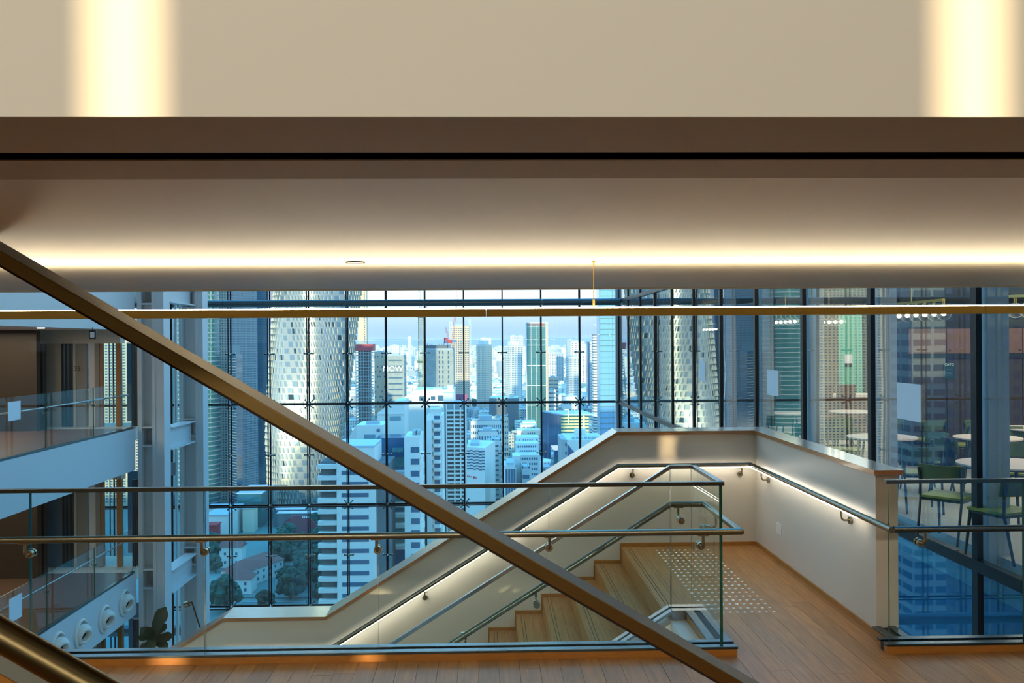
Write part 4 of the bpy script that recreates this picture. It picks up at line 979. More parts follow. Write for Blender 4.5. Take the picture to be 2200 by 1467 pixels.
# -- mid distance towers
o, x0, x1, zt = tower('apartment_tower', 'warm orange sunlit tower with rows of openings behind the concrete core', 968, 1008, 702, 1350, 22, 'facade_tan', 'win', 8, 46, .62, .42, side=4)
o, x0, x1, zt = tower('apartment_tower', 'left one of the twin slender cream towers, its front warmly lit', 1029, 1051, 742, 1450, 26, 'facade_cream', 'win', 7, 34, .42, .58, side=7, yaw=-22)
m = MB(); m.box(x0+3, x1-3, 1453, 1470, zt, zt+7); m.build('crown_block', 'facade_white', o)
o, x0, x1, zt = tower('apartment_tower', 'right one of the twin slender cream towers, mostly in blue shade', 1089, 1117, 744, 1470, 26, 'facade_white', 'win', 8, 34, .45, .6, side=7, yaw=18)
m = MB(); m.box(x0+4, x1-4, 1473, 1490, zt, zt+7); m.build('crown_block', 'facade_white', o)
def bank():
    D = 1050; o = E('bank_tower', (X(1153, D), D+12, GZ), 'green glass tower with white grid lines and a red lettered sign on top', 'building'); reserved.append((X(1153, D), D+12, 30))
    x0, x1, xe = X(1131, D), X(1173, D), X(1177.5, D); zt = Z(695, D, 1150)
    B(x0, x1, D, D+22, GZ, zt).build('glass_walls', 'glass_green', o); B(x1, xe, D+.5, D+22, GZ, zt).build('side_wall', 'facade_tan', o)
    m = MB(); 
    for px in (1131, 1173): m.box(X(px, D)-.35, X(px, D)+.35, D-.5, D, GZ, zt+1)
    for py in (701.5, 742, 785.5, 828.5, 871): m.box(x0, x1, D-.5, D, Z(py, D, 1150)-.35, Z(py, D, 1150)+.35)
    for px in (1141, 1152, 1162): m.box(X(px, D)-.15, X(px, D)+.15, D-.3, D, GZ, zt)
    m.build('white_grid', 'facade_white', o)
    m = MB(); 
    for j in range(52): z = GZ+1+j*(zt-GZ-6)/52; m.box(x0+.4, x1-.4, D-.2, D-.02, z, z+.9)
    m.build('window_bands', 'win_teal', o, stuff=True)
    B(x0, xe, D-.4, D+22, zt-.2, zt+1.2).build('roof_frame', 'facade_white', o)
    text('\u05dd\u05d9\u05dc\u05e2\u05d5\u05e4\u05d4 \u05e7\u05e0\u05d1', 3.0, (X(1148, D), D-.6, Z(697.6, D, 1150)), (R(90), 0, 0), 'text_red', parent=o)
    m = MB(); m.disc((X(1164.5, D), D-.6, Z(697.6, D, 1164)), (0, 1, 0), 1.5, .3, 16); m.build('sign_disc', 'text_red', o)
    m = MB(); 
    for q in (-.9, 0, .9): m.box(X(1132.5, D), X(1135, D), D-.7, D-.5, Z(697.6, D, 1133)+q-.2, Z(697.6, D, 1133)+q+.2)
    m.box(X(1167.5, D), X(1172, D), D-.7, D-.5, Z(697.6, D, 1133)-.4, Z(697.6, D, 1133)+.4); m.build('grey_sign_mark', 'text_grey', o)
bank()
o, *_ = tower('apartment_tower', 'pale dotted tower beside the right-hand window rods', 1222, 1243, 768, 1150, 22, 'facade_white', 'win', 7, 40, .5, .5, side=6, yaw=12)
tower('office_tower', 'white tower with a dense grid of openings at the far right of the skyline', 1266, 1275, 736, 1400, 18, 'facade_white', 'win', 6, 30, .5, .6, side=0)
tower('office_tower', 'dark blue narrow slab joined to the gridded white tower', 1262, 1266.2, 736, 1398, 18, 'win_blue', 'win', 1, 30, .5, .5, side=0)
def tbar():
    D = 860; o = E('striped_tower', (X(1281, D), D+6, GZ), 'slim tower with black and white stripes topped by a T shaped mast', 'building'); reserved.append((X(1281, D), D+6, 16))
    x0, x1 = X(1275, D), X(1288, D); zt = Z(719, D, 1280); B(x0, x1, D, D+14, GZ, zt).build('walls', 'concrete_dark', o)
    m = MB()
    for j in range(44): z = GZ+j*(zt-GZ)/44; m.box(x0-.2, x1+.2, D-.3, D+14, z, z+1.6)
    m.build('white_stripes', 'facade_white', o, stuff=True)
    m = MB(); m.box(X(1285, D), X(1287.3, D), D+4, D+6, zt, Z(700, D, 1286)); m.build('mast', 'concrete', o)
    B(X(1277, D), X(1296, D), D+2, D+8, Z(699.5, D, 1286), Z(697.3, D, 1286)).build('helipad_bar', 'facade_white', o)
tbar()
def glasst():
    D = 470; o = E('glass_tower', (X(1315, D), D+25, GZ), 'large pale blue glass tower with fine floor lines at the glass wall corner post', 'building'); reserved.append((X(1315, D), D+25, 40))
    x0, x1 = X(1288, D), X(1400, D); B(x0, x1, D, D+12, GZ, 110).build('walls', mat('pale_glass', (120, 168, 196), .15, spec=.8).name, o)
    m = MB()
    for j in range(78): m.box(x0-.05, x1, D-.18, D-.02, GZ+1+j*2.8, GZ+1.25+j*2.8)
    for i in range(4): xx = x0+i*(x1-x0)/4; m.box(xx-.06, xx+.06, D-.25, D, GZ, 110)
    m.build('floor_lines', 'glass_green', o, stuff=True)
glasst()
# -- yellow glazed mid-rise with a slanted roof
def yellow():
    D = 760; o = E('yellow_block', (X(1228, D), D+20, GZ), 'low glazed office block with yellow lit bands and a sharp overhanging roof', 'building'); reserved.append((X(1228, D), D+20, 46))
    x0, x1 = X(1204, D), X(1264, D); zt = Z(893, D, 1230); B(x0, x1, D, D+34, GZ, zt).build('walls', 'win_teal', o)
    m = MB(); n = 6
    for j in range(n): z = zt-1.2-j*2.6; m.box(x0, x1, D-.25, D-.02, z-1.5, z)
    m.build('yellow_bands', 'grid_yellow', o)
    m = MB(); m.prism([(x0-13, D+40), (x0, D-1), (x1+6, D-4), (x1-2, D+40)], zt+.1, zt+1.2, axis='z'); m.build('roof', 'roof_metal', o)
    m = MB(); m.prism([(x0-13, D+40), (x0-.1, D), (x0-.1, D+40)], GZ, zt, axis='z'); m.build('side_wall', 'win_blue', o)
    m = MB(); m.box(X(1219, D), X(1221, D), D-2, D-1, zt-6, zt+4.5); m.box(X(1211, D), X(1221, D), D-2, D-1, zt+4.4, zt+5.2); m.box(X(1251, D), X(1255, D), D-1, D-.3, zt-14, zt); m.build('white_frame', 'facade_white', o)
yellow()
# -- near apartment complex
def white_windows(o, x0, x1, y, zs, wx, hh, frame='facade_grey'):
    proto = None
    for z in zs:
        for (a, b) in wx:
            if proto is None or abs((b-a)-proto[1]) > .02:
                q = B(a, b, y-.08, y-.01, z, z+hh).build('window', 'win', o); s_ = B((a+b)/2-.05, (a+b)/2+.05, y-.14, y-.081, z, z+hh).build('sash', 'facade_grey', q); proto = (q, b-a, (a, z)); 
            else:
                q = proto[0].copy(); COL.objects.link(q); q.location = (proto[0].location[0]+a-proto[2][0], proto[0].location[1], proto[0].location[2]+z-proto[2][1])
                for ch in KIDS.get(proto[0].name, []): pass
def apt():
    D = 262; f = D/FPX
    o = E('apartment_block', (X(765, D), D+10, GZ), 'nearest pale apartment block with wide window strips and white balconies on its left', 'apartment building')
    x0, x1 = X(721, D), X(803, D); zt = Z(962, D, 760)
    B(x0, x1, D, D+18, GZ, zt).build('walls', 'facade_white', o)
    zs = [Z(1300-i*24.0, D, 760)-1.1 for i in range(-3, 14)]
    white_windows(o, x0, x1, D, zs, [(X(732, D), X(790, D))], 1.15)
    xb0 = X(681, D); B(xb0+.6, x0-.01, D+1.6, D+18, GZ, zt-4).build('side_wall', 'concrete_dark', o)
    for i in range(-3, 13):
        z = Z(1297-i*24.2, D, 700); B(xb0, x0-.02, D-.6, D+1.59, z-.1, z+1.05).build('balcony', 'facade_white', o)
    m = MB(); m.prism([(x0-3.4, D+2), (x0, D-.1), (x1, D-.1), (x1, D+18), (x0-3.4, D+18)], zt, zt+.5, axis='z'); m.build('roof', 'roof_metal', o)
    B(X(803, D)+.02, X(832, D), D+4, D+20, GZ, zt-5).build('recessed_wall', 'concrete_dark', o)
    # stepped penthouses
    o2 = E('penthouse', (X(760, D), D+22, zt), 'stepped white rooftop storeys behind the nearest apartment block, with slanting side', 'building')
    D3 = 306; B(X(764, D3), X(822, D3), D3, D3+16, GZ, Z(914, D3, 790)).build('walls', 'facade_white', o2)
    m = MB(); m.prism([(X(736, D3), Z(960, D3, 740)), (X(764, D3)-.02, Z(914, D3, 790)), (X(764, D3)-.02, GZ), (X(736, D3), GZ)], D3, D3+16); m.build('slanting_wall', 'facade_white', o2)
    B(X(808, D3), X(815, D3), D3-.1, D3-.01, Z(928, D3, 810), Z(922, D3, 810)).build('window', 'win', o2); B(X(781, D3), X(805, D3), D3-.1, D3-.01, Z(944, D3, 790), Z(934, D3, 790)).build('window', 'win_pale', o2)
    B(X(784, D3), X(812, D3), D3+2, D3+4, Z(914, D3, 790), Z(907, D3, 790)).build('roof_plant', 'roof_stuff', o2)
    D4 = 330; o3 = E('penthouse', (X(840, D4), D4+8, GZ), 'white upper apartment storeys with a slanted left side behind the first stepped roof', 'building')
    m = MB(); m.prism([(X(810, D4), Z(887, D4, 810)), (X(848, D4), Z(862, D4, 840)), (X(868, D4), Z(862, D4, 840)), (X(868, D4), GZ), (X(810, D4), GZ)], D4, D4+18); m.build('walls', 'facade_white', o3)
    B(X(811, D4), X(867, D4), D4-.3, D4-.01, Z(891, D4, 840), Z(889, D4, 840)).build('string_course', 'kerb_white', o3); B(X(836, D4), X(860, D4), D4-.1, D4-.01, Z(904, D4, 840), Z(895, D4, 840)).build('window', 'win_pale', o3)
    D5 = 380; o4 = E('penthouse', (X(905, D5), D5+10, GZ), 'broad white rooftop complex with plant screens in front of the concrete core', 'building')
    m = MB(); m.prism([(X(862, D5), Z(858, D5, 862)), (X(890, D5), Z(838, D5, 890)), (X(975, D5), Z(838, D5, 890)), (X(975, D5), GZ), (X(862, D5), GZ)], D5, D5+22); m.build('walls', 'facade_white', o4)
    for i, (a, b, c, d_) in enumerate(((900, 912, 852, 862), (925, 934, 852, 860), (940, 955, 850, 862), (870, 884, 861, 867))): B(X(a, D5), X(b, D5), D5-.15, D5-.01, Z(d_, D5, a), Z(c, D5, a)).build('window', 'win', o4)
    B(X(960, D5), X(973, D5), D5+1, D5+9, Z(838, D5, 960), Z(829, D5, 960)).build('roof_plant', 'facade_white', o4); B(X(930, D5), X(950, D5), D5+1, D5+9, Z(838, D5, 960), Z(833, D5, 960)).build('roof_plant', 'roof_stuff', o4)
    # blue glazed recess block
    D6 = 285; o5 = E('glass_block', (X(835, D6), D6+8, GZ), 'deep blue glazed apartment wing with a round blue tub balcony', 'building')
    B(X(802, D6), X(868, D6), D6+6, D6+18, GZ, Z(946, D6, 830)).build('walls', 'win_blue', o5)
    m = MB(); m.disc((X(850, D6), D6+3, Z(969, D6, 850)), (0, 0, 1), 1.7, 1.1, 24); m.build('round_tub', 'win_teal', o5, smooth=True)
    for i in range(7): B(X(842, D6), X(864, D6), D6+5.8, D6+5.99, Z(1010+i*30, D6, 850), Z(988+i*30, D6, 850)).build('window', 'win_teal', o5)
    for i in range(8): B(X(834, D6), X(866, D6), D6+2.5, D6+5.79, Z(1024+i*23, D6, 850), Z(1016+i*23, D6, 850)).build('balcony', 'facade_white', o5)
    # block B
    D7 = 272; o = E('apartment_block', (X(890, D7), D7+8, GZ), 'pale apartment block with square windows and pleated balconies, directly right of the blue glazed wing', 'apartment building')
    x0, x1 = X(867, D7), X(900, D7); zt = Z(938, D7, 885); B(x0, x1, D7, D7+16, GZ, zt).build('walls', 'facade_white', o)
    zs = [Z(973+i*25.6, D7, 885) for i in range(12)]
    white_windows(o, x0, x1, D7, zs, [(X(881, D7), X(899.5, D7))], 1.7)
    for z in zs:
        m = MB(); m.prism([(x1+.02, D7+.2), (X(909, D7), D7+1.6), (X(909, D7), D7+5), (x1+.02, D7+5)], z-1.35, z-.05, axis='z'); m.build('balcony', 'facade_white', o)
    for k_, a in enumerate((883, 892)): m = MB(); m.box(X(a, D7), X(a+7, D7), D7+3, D7+9, zt, zt+1.3); m.build('roof_plant', 'facade_grey', o)
    D8 = 300; o = E('apartment_block', (X(935, D8), D8+10, GZ), 'tall pale apartment block with stacked balconies, left of the gridded balcony tower', 'apartment building')
    B(X(915, D8), X(948, D8), D8+2, D8+18, GZ, Z(895, D8, 930)).build('walls', 'facade_white', o); B(X(912, D8), X(926, D8), D8+.5, D8+1.99, GZ, Z(903, D8, 930)).build('pier', 'facade_white', o)
    B(X(920, D8), X(945, D8), D8+3, D8+9, Z(895, D8, 930), Z(880, D8, 930)).build('penthouse_storey', 'facade_white', o)
    for i in range(15):
        z = Z(903+i*17.4, D8, 935); m = MB(); m.prism([(X(930, D8), D8+.6), (X(942, D8), D8+.6), (X(946, D8), D8+1.99), (X(927, D8), D8+1.99)], z-.95, z, axis='z'); m.build('balcony', 'facade_white', o)
        B(X(931, D8), X(943, D8), D8+1.9, D8+1.995, z+.05, z+1.25).build('window', 'win', o)
    D9 = 345; o = E('apartment_block', (X(975, D9), D9+10, GZ), 'white apartment tower with an open grid of balconies beside a window rod', 'apartment building')
    x0, x1 = X(951, D9), X(999, D9); zt = Z(868, D9, 970); B(x0, x1, D9+2.2, D9+20, GZ, zt).build('walls', 'facade_grey', o); B(x0, X(972, D9), D9+3, D9+10, zt, Z(846, D9, 960)).build('penthouse_storey', 'facade_white', o)
    for px in (951, 956.5, 973.5, 986.5, 998): B(X(px, D9), X(px, D9)+.5, D9, D9+2.19, GZ, zt).build('pier', 'facade_white', o)
    for i in range(24):
        z = Z(884+i*9.0, D9, 975); B(X(958, D9)+.3, x1-.2, D9+.1, D9+2.18, z-.15, z+.42).build('balcony', 'facade_white', o)
        if i % 2 == 0: B(X(959, D9), X(972, D9), D9+2.1, D9+2.199, z-1.4, z-.2).build('window', 'win', o)
register(None)
apt()
# -- purple hoarding
T(B(X(975, 640), X(1004, 640), 640, 641, Z(866, 640, 985), Z(848, 640, 985)).build('hoarding', 'magenta_panel'), 'magenta site hoarding beside the concrete core', 'hoarding')
# -- striped hotel-like block with red script sign
def strip():
    D = 505; o = E('striped_block', (X(1020, D), D+20, GZ), 'long pale block with wavy dark window bands and a small red sign', 'building'); reserved.append((X(1020, D), D+20, 34))
    x0, x1 = X(1001, D), X(1040, D); zt = Z(962, D, 1020); m = MB(); m.prism([(x0, D+4), (x1, D-3), (x1+6, D+34), (x0, D+40)], GZ, zt, axis='z'); m.build('walls', 'facade_white', o)
    for j in range(7):
        z = Z(972+j*6.4, D, 1020); m = MB()
        for k in range(6): u0, u1 = k/6, (k+1)/6; dz = .35 if k % 2 else 0; m.add([(x0+(x1-x0)*u0, D+4-7*u0-.15, z+dz), (x0+(x1-x0)*u1, D+4-7*u1-.15, z+dz), (x0+(x1-x0)*u1, D+4-7*u1-.15, z+dz+.7), (x0+(x1-x0)*u0, D+4-7*u0-.15, z+dz+.7)], [(0, 1, 2, 3)])
        m.build('window_band', 'win', o)
    m = MB()
    for a, b, h_ in ((1001.5, 1003.5, 1.2), (1005, 1008, .5), (1009, 1013, .5), (1015, 1018, 1.2), (1019, 1026, .5)):
        xa, xb = X(a, D), X(b, D); ya = D+4-7*(xa-x0)/(x1-x0)-.4; z = Z(1025+(a-1001)*.12, D, a); m.box(xa, xb, ya-.2, ya, z-h_/2, z+h_/2)
    m.build('red_lettering', 'text_red', o)
    m = MB(); m.box(x0+2, x1-3, D+8, D+26, zt, zt+1.6); m.build('roof_plant', 'roof_stuff', o)
strip()
tower('tan_slab', 'plain pinkish slab wall standing behind the long striped block', 1043, 1056, 953, 545, 30, 'facade_tan', 'win', 1, 2, .1, .1, side=0)
tower('white_block', 'white office wing with paired windows behind the pinkish slab wall', 1057, 1074, 948, 560, 24, 'facade_white', 'win', 1, 16, .5, .35, side=5)
tower('white_block', 'long white block with rows of square windows and dishes on its roof', 1010, 1076, 905, 640, 22, 'facade_white', 'win', 15, 12, .5, .45, side=6)
tower('white_block', 'stepped white block in the street between the dish roof block and the striped block', 1026, 1068, 928, 590, 18, 'facade_white', 'win', 7, 10, .5, .45, side=5)
tower('sunlit_block', 'small block at the street bend with sunlit cream upper floors', 1079, 1091, 896, 700, 18, 'facade_cream', 'win', 3, 12, .5, .45, side=5)
def stepped():
    o = E('terraced_block', (X(1130, 560), 570, GZ), 'tall white terraced apartment block stepping back towards the top, right of the street', 'building'); reserved.append((X(1130, 580), 585, 40))
    for i, (p0, p1, pt, D) in enumerate(((1105, 1158, 978, 540), (1106, 1155, 953, 556), (1108, 1157, 940, 572), (1110, 1157, 925, 590), (1118, 1152, 913, 608), (1122, 1150, 907, 620))):
        x0, x1 = X(p0, D), X(p1, D); zt = Z(pt, D, 1130); B(x0, x1, D, D+15.9, GZ, zt).build('storey_step', 'facade_white' if i != 3 else 'facade_cream', o)
        m = MB(); grid_windows(m, x0+1, x1-1, zt-(34 if i == 0 else 6), zt-.6, D, 9, 11 if i == 0 else 2, .6, .42, skip=.15); m.build('windows', 'win', o, stuff=True)
stepped()
def column_block():
    D = 480; o = E('office_block', (X(1097, D), D+16, GZ), 'white office block with tall dark vertical window strips and a spiky roof', 'building'); reserved.append((X(1105, D), D+20, 34))
    x0, x1 = X(1082, D), X(1107, D); zt = Z(1004, D, 1095); B(x0, x1, D, D+26, GZ, zt).build('walls', 'facade_white', o)
    for i in range(4): a = x0+.6+i*(x1-x0-.6)/4; B(a, a+1.0, D-.2, D-.01, GZ+1, zt-1).build('window_strip', 'win', o)
    m = MB(); grid_windows(m, D+1, D+25, GZ+2, zt-1, x1, 7, 8, .5, .5, axis='x', t=-.12); m.build('windows', 'win', o, stuff=True)
    m = MB()
    for i in range(12): m.box(x0+i*(x1-x0)/12, x0+i*(x1-x0)/12+.35, D, D+.4, zt, zt+1.1); m.box(x1-.4, x1, D+i*2.1, D+i*2.1+.4, zt, zt+1.1)
    m.build('roof_posts', 'facade_white', o, stuff=True); B(x0+1.2, x1-1, D+3, D+22, zt, zt+1.8).build('roof_plant', 'roof_stuff', o)
    B(X(1100, 505), X(1117, 505), 505, 520, GZ, Z(980, 505, 1105)).build('rear_stair_block', 'facade_white', o)
column_block()
tower('white_block', 'white block with three broad window bands beside the office block with vertical strips', 1120, 1136, 1007, 488, 20, 'facade_white', 'win', 1, 7, .86, .35, side=4)
def wedge():
    D = 430; o = E('wedge_block', (X(1225, D), D+20, GZ), 'large pale building with sloping glazed wall and rooftop fans above the stair wall', 'building'); reserved.append((X(1230, D), D+20, 44))
    x0, x1, x2 = X(1206, D), X(1217, D), X(1300, D); zt = Z(946, D, 1215); B(x1, x2, D, D+32, GZ, zt).build('walls', 'facade_white', o)
    m = MB(); m.prism([(x0, D+3), (x1-.02, D), (x1-.02, D+32), (x0, D+26)], GZ, zt, axis='z'); m.build('corner_wall', 'facade_grey', o)
    for i in range(4): B(X(1212.5, D), X(1215.5, D), D-.1, D+1.5, Z(958+i*18, D, 1214), Z(953+i*18, D, 1214)).build('window', 'win', o)
    m = MB(); m.prism([(X(1218, D), Z(955, D, 1218)), (X(1243, D), Z(985, D, 1243)), (X(1243, D), Z(1040, D, 1243)), (X(1218, D), Z(1040, D, 1243))], D-.3, D-.02); m.build('glazed_slope', 'win_blue', o)
    for i, px in enumerate((1248, 1263)): m = MB(); m.box(X(px-5, D), X(px+5, D), D+20, D+24, zt, zt+3); m.disc((X(px, D), D+19.8, zt+1.5), (0, 1, 0), .9, .3, 14); m.build('fan_unit', 'facade_white', o)
    m = MB()
    for i in range(7): m.box(X(1229+i*9, D), X(1235+i*9, D), D+2+(i % 2), D+5, zt, zt+1.1)
    m.build('roof_plant', 'roof_stuff', o)
    D = 455; o = E('glazed_wing', (X(1196, D), D+15, GZ), 'blue glazed low wing with an open roof pit left of the pale wedge building', 'building'); reserved.append((X(1196, D), D+15, 22))
    B(X(1188, D), X(1205, D), D, D+22, GZ, Z(968, D, 1196)).build('walls', 'win_blue', o); m = MB(); grid_windows(m, X(1188, D), X(1205, D), GZ+2, Z(975, D, 1196), D, 8, 6, .7, .6); m.build('windows', 'win_teal', o, stuff=True)
wedge()
# -- stadium-like theatre roof and others
def hall_roof():
    D = 1180; o = E('round_hall', (X(1085, D), D+20, GZ), 'dark low hall with a pale flat roof below the twin towers', 'building'); reserved.append((X(1085, D), D+20, 50))
    m = MB(); m.prism([(X(1050, D), D+8), (X(1075, D), D-4), (X(1112, D), D+2), (X(1116, D), D+40), (X(1056, D), D+44)], GZ, Z(857, D, 1080), axis='z'); m.build('walls', 'concrete_dark', o)
    m = MB(); m.prism([(X(1050, D), D+8), (X(1075, D), D-4), (X(1112, D), D+2), (X(1116, D), D+40), (X(1056, D), D+44)], Z(856.9, D, 1080), Z(855, D, 1080), axis='z'); m.build('roof', 'roof_metal', o)
    B(X(1092, D), X(1104, D), D+10, D+20, Z(855, D, 1098), Z(848, D, 1098)).build('roof_box', 'facade_cream', o)
hall_roof()
tower('office_block', 'pinkish lit office block low beside the green glass tower', 1178, 1199, 812, 1230, 26, 'facade_tan', 'win', 4, 12, .8, .35, side=3)
tower('office_block', 'white stepped office block below the pinkish one by the green glass tower', 1178, 1193, 838, 1080, 22, 'facade_white', 'win', 3, 10, .8, .35, side=3)
tower('theatre_block', 'pale block with a light sail roof at the foot of the dotted tower', 1209, 1240, 853, 1000, 20, 'facade_white', 'win', 5, 5, .6, .4, side=3)
# -- low left quarter: houses with tiled roofs
def house(lab, c, L, Wd, h, rh, rz, hip=True, tower_=False):
    o = E('tiled_house', (c[0], c[1], GZ), lab, 'house'); hl, hw = L/2, Wd/2
    WL[o.name] = (0, 0, 0)
    w = B(-hl, hl, -hw, hw, 0, h).build('walls', 'facade_white', o)
    m = MB(); e = .5; k = hw if hip else 0
    m.add([(-hl-e, -hw-e, h), (hl+e, -hw-e, h), (hl+e, hw+e, h), (-hl-e, hw+e, h), (-hl+k, 0, h+rh), (hl-k, 0, h+rh)], [(0, 1, 5, 4), (2, 3, 4, 5), (0, 4, 3), (1, 2, 5), (0, 3, 2, 1)]); m.build('roof', 'roof_red', o)
    n = max(2, int(L/4))
    for i in range(n):
        xx = -hl+(i+.5)*L/n
        for y_, s_ in ((-hw, -1), (hw, 1)): 
            for z_ in ([h*.55] if h < 5 else [h*.2, h*.62]): B(xx-.5, xx+.5, min(y_, y_+s_*.1), max(y_, y_+s_*.1), z_, z_+1.3).build('window', 'win', o)
    for z_ in [h*.55]:
        for yy in (-hw/2, hw/2): B(-hl-.1, -hl, yy-.5, yy+.5, z_, z_+1.3).build('window', 'win', o)
    o.rotation_euler = (0, 0, R(rz)); reserved.append((c[0], c[1], L*.7)); return o
Dh = 468; house('long white house with a reddish hipped tile roof in the low quarter below the handrail', (X(541, 436), 436), 30, 12, 7, 4.2, 66)
house('white house wing with reddish hipped roof facing the viewer, joined to the long tiled house', (X(503, 414), 416), 15, 10, 6.5, 3.6, 0)
house('small tall white house with a reddish gabled roof behind the long tiled house', (X(495, 462), 464), 11, 8, 10, 2.6, 0, hip=False)
def flat(lab, name, p0, p1, pt, D, dep, body='facade_white', h=None, roofm='roof_metal'):
    x0, x1 = X(p0, D), X(p1, D); zt = Z(pt, D, (p0+p1)/2); o = E(name, ((x0+x1)/2, D+dep/2, GZ), lab, 'building'); reserved.append(((x0+x1)/2, D+dep/2, max(x1-x0, dep)*.6+3))
    B(x0, x1, D, D+dep, GZ, zt).build('walls', body, o); B(x0-.6, x1+.6, D-.6, D+dep+.6, zt, zt+.5).build('roof', roofm, o); return o, x0, x1, zt
o, x0, x1, zt = flat('dark market hall with a pale ribbed roof and gold letters on its front', 'market_hall', 508, 560, 1061, 560, 30, 'win_teal')
text('9Dmart', 3.0, ((x0+x1)/2, 599.2, zt-4.5), (R(90), 0, 0), 'text_gold', parent=o) if False else None
m = MB()
for k, (a, w_, h_) in enumerate(((.30, .9, 2.6), (.37, .8, 2.6), (.46, .5, 1.2), (.51, .5, 1.2), (.57, .9, 1.2), (.63, .4, 1.6), (.70, .3, 1.6))): xx = x0+(x1-x0)*a; m.box(xx, xx+w_, 599.1, 599.3, zt-5.5, zt-5.5+h_)
m.build('gold_lettering', 'text_gold', o)
m = MB()
for i in range(26): xx = x0+1+i*(x1-x0-2)/26; m.box(xx, xx+.3, 599.5, 599.95, GZ, zt-3)
m.build('facade_posts', 'facade_grey', o, stuff=True)
flat('wide low shed with a long pale blue roof edge in the trees', 'long_shed', 587, 652, 1096, 560, 12, 'concrete_dark')
flat('narrow pale canopy roof above the red fan-shaped hoarding', 'canopy', 594, 676, 1104, 540, 5, 'concrete_dark')
flat('small kiosk with a bright pale roof among the dark trees', 'kiosk', 519, 543, 1093, 545, 9, 'facade_cream')
flat('small white roofed hut right of the long shed', 'small_hut', 648, 662, 1096, 565, 7)
flat('pale ribbed shed roof at the left end of the low quarter', 'ribbed_shed', 441, 484, 1108, 520, 34, 'facade_white')
flat('low white house with two dark windows behind the ribbed shed', 'white_house', 441, 475, 1092, 575, 12)
flat('small red roofed stall in front of the ribbed shed', 'red_stall', 441, 462, 1130, 505, 8, 'red_paint', roofm='red_paint')
flat('low grey depot at the far left behind the white house', 'depot', 440, 470, 1070, 640, 16, 'facade_grey')
m = MB(); cx_, cz_, Db = X(640, 500), Z(1150, 500, 640), 500; poly = [(cx_+math.cos(R(a))*10.5, cz_+math.sin(R(a))*10.5) for a in range(10, 171, 10)]+[(cx_-4, cz_-3.5), (cx_+3, cz_-4)]
o = E('fan_hoarding', (cx_, Db, GZ), 'dull red fan-shaped painted roof with small pale letters beside the trees', 'hoarding'); m.prism(poly, Db, Db+1); m.build('painted_panel', 'billboard_red', o)
m = MB()
for k in range(5): m.box(X(647+k*4, 499), X(649+k*4, 499), 499.2, 499.5, Z(1114, 499, 650), Z(1110, 499, 650))
m.build('pale_lettering', 'text_white', o); B(cx_-3, cx_+3, Db+.2, Db+.9, GZ, cz_-3.6).build('support', 'concrete_dark', o)
# -- roads and railway
rd = E('road', (0, 700, GZ), **ST)
def ribbon(pts, w, z, name, mt, par):
    m = MB(); P_ = [Vector((p[0], p[1], z)) for p in pts]; v = []
    for i, p in enumerate(P_):
        d = (P_[min(i+1, len(P_)-1)]-P_[max(i-1, 0)]).normalized(); s_ = Vector((-d.y, d.x, 0)); v += [p-s_*w/2, p+s_*w/2]
    return m.add(v, [(2*i, 2*i+2, 2*i+3, 2*i+1) for i in range(len(P_)-1)]).build(name, mt, par)
def gp_(px, py): D = -GZ*FPX/(py-735-.0065*(1100-px)); return (X(px, D), D)
ribbon([gp_(1050, 1060), gp_(1068, 1010), gp_(1080, 960), gp_(1095, 920), gp_(1110, 895)], 11, GZ+.1, 'street_surface', 'asphalt', rd)
ribbon([gp_(900, 890), gp_(1000, 888), gp_(1110, 893), gp_(1200, 893), gp_(1320, 890)], 26, GZ+.14, 'street_surface', 'asphalt', rd)
ribbon([gp_(1090, 882), gp_(1150, 879), gp_(1210, 880)], 6, GZ+4, 'bridge_deck', 'kerb_white', rd)
ribbon([gp_(990, 1052), gp_(1020, 1058), gp_(1050, 1068), gp_(1100, 1090)], 16, GZ+.18, 'street_surface', 'asphalt', rd)
ribbon([gp_(990, 1072), gp_(1040, 1080), gp_(1100, 1100)], 14, GZ+.22, 'street_surface', 'pavement', rd)
ribbon([gp_(985, 1050), gp_(1015, 1056), gp_(1042, 1062)], 3, GZ+5, 'canopy_roof', 'roof_metal', rd)
for k in range(5): ribbon([gp_(430, 1272+k*8), gp_(560, 1274+k*8), gp_(700, 1276+k*8)], 1.6, GZ+.12, 'railway_track', 'trunk' if k % 2 else 'pavement', rd)
T(B(-70, 30, 250, 392, GZ+.02, GZ+.3).build('pavement_court', 'pavement'), **ST)
# cars
def car(mt):
    o = E('car', (0, 0, 0)); WL[o.name] = (0, 0, 0)
    m = MB(); m.prism([(-2.1, .3), (2.1, .3), (2.15, .75), (1.2, .85), (-2.1, .9)], -.85, .85); m.build('body', mt, o)
    m = MB(); m.prism([(-1.8, .88), (1.0, .86), (.4, 1.4), (-1.4, 1.4)], -.72, .72); m.build('cabin', 'car_glass', o)
    m = MB()
    for a in (-1.35, 1.35):
        for b in (-.86, .86): m.disc((a, b, .32), (0, 1, 0), .32, .2, 10)
    m.build('wheels', 'black', o); register(o); return o
pr = [car('car_white'), car('car_dark')]; random.seed(12); used = [0, 0]
spots = [(1018+random.uniform(0, 75), 1064+random.uniform(-4, 22)) for _ in range(26)]+[(1052+i*4+random.uniform(-2, 2), 1050-i*15) for i in range(8)]+[(1005+i*22+random.uniform(-6, 6), 889+random.uniform(-2, 3)) for i in range(12)]
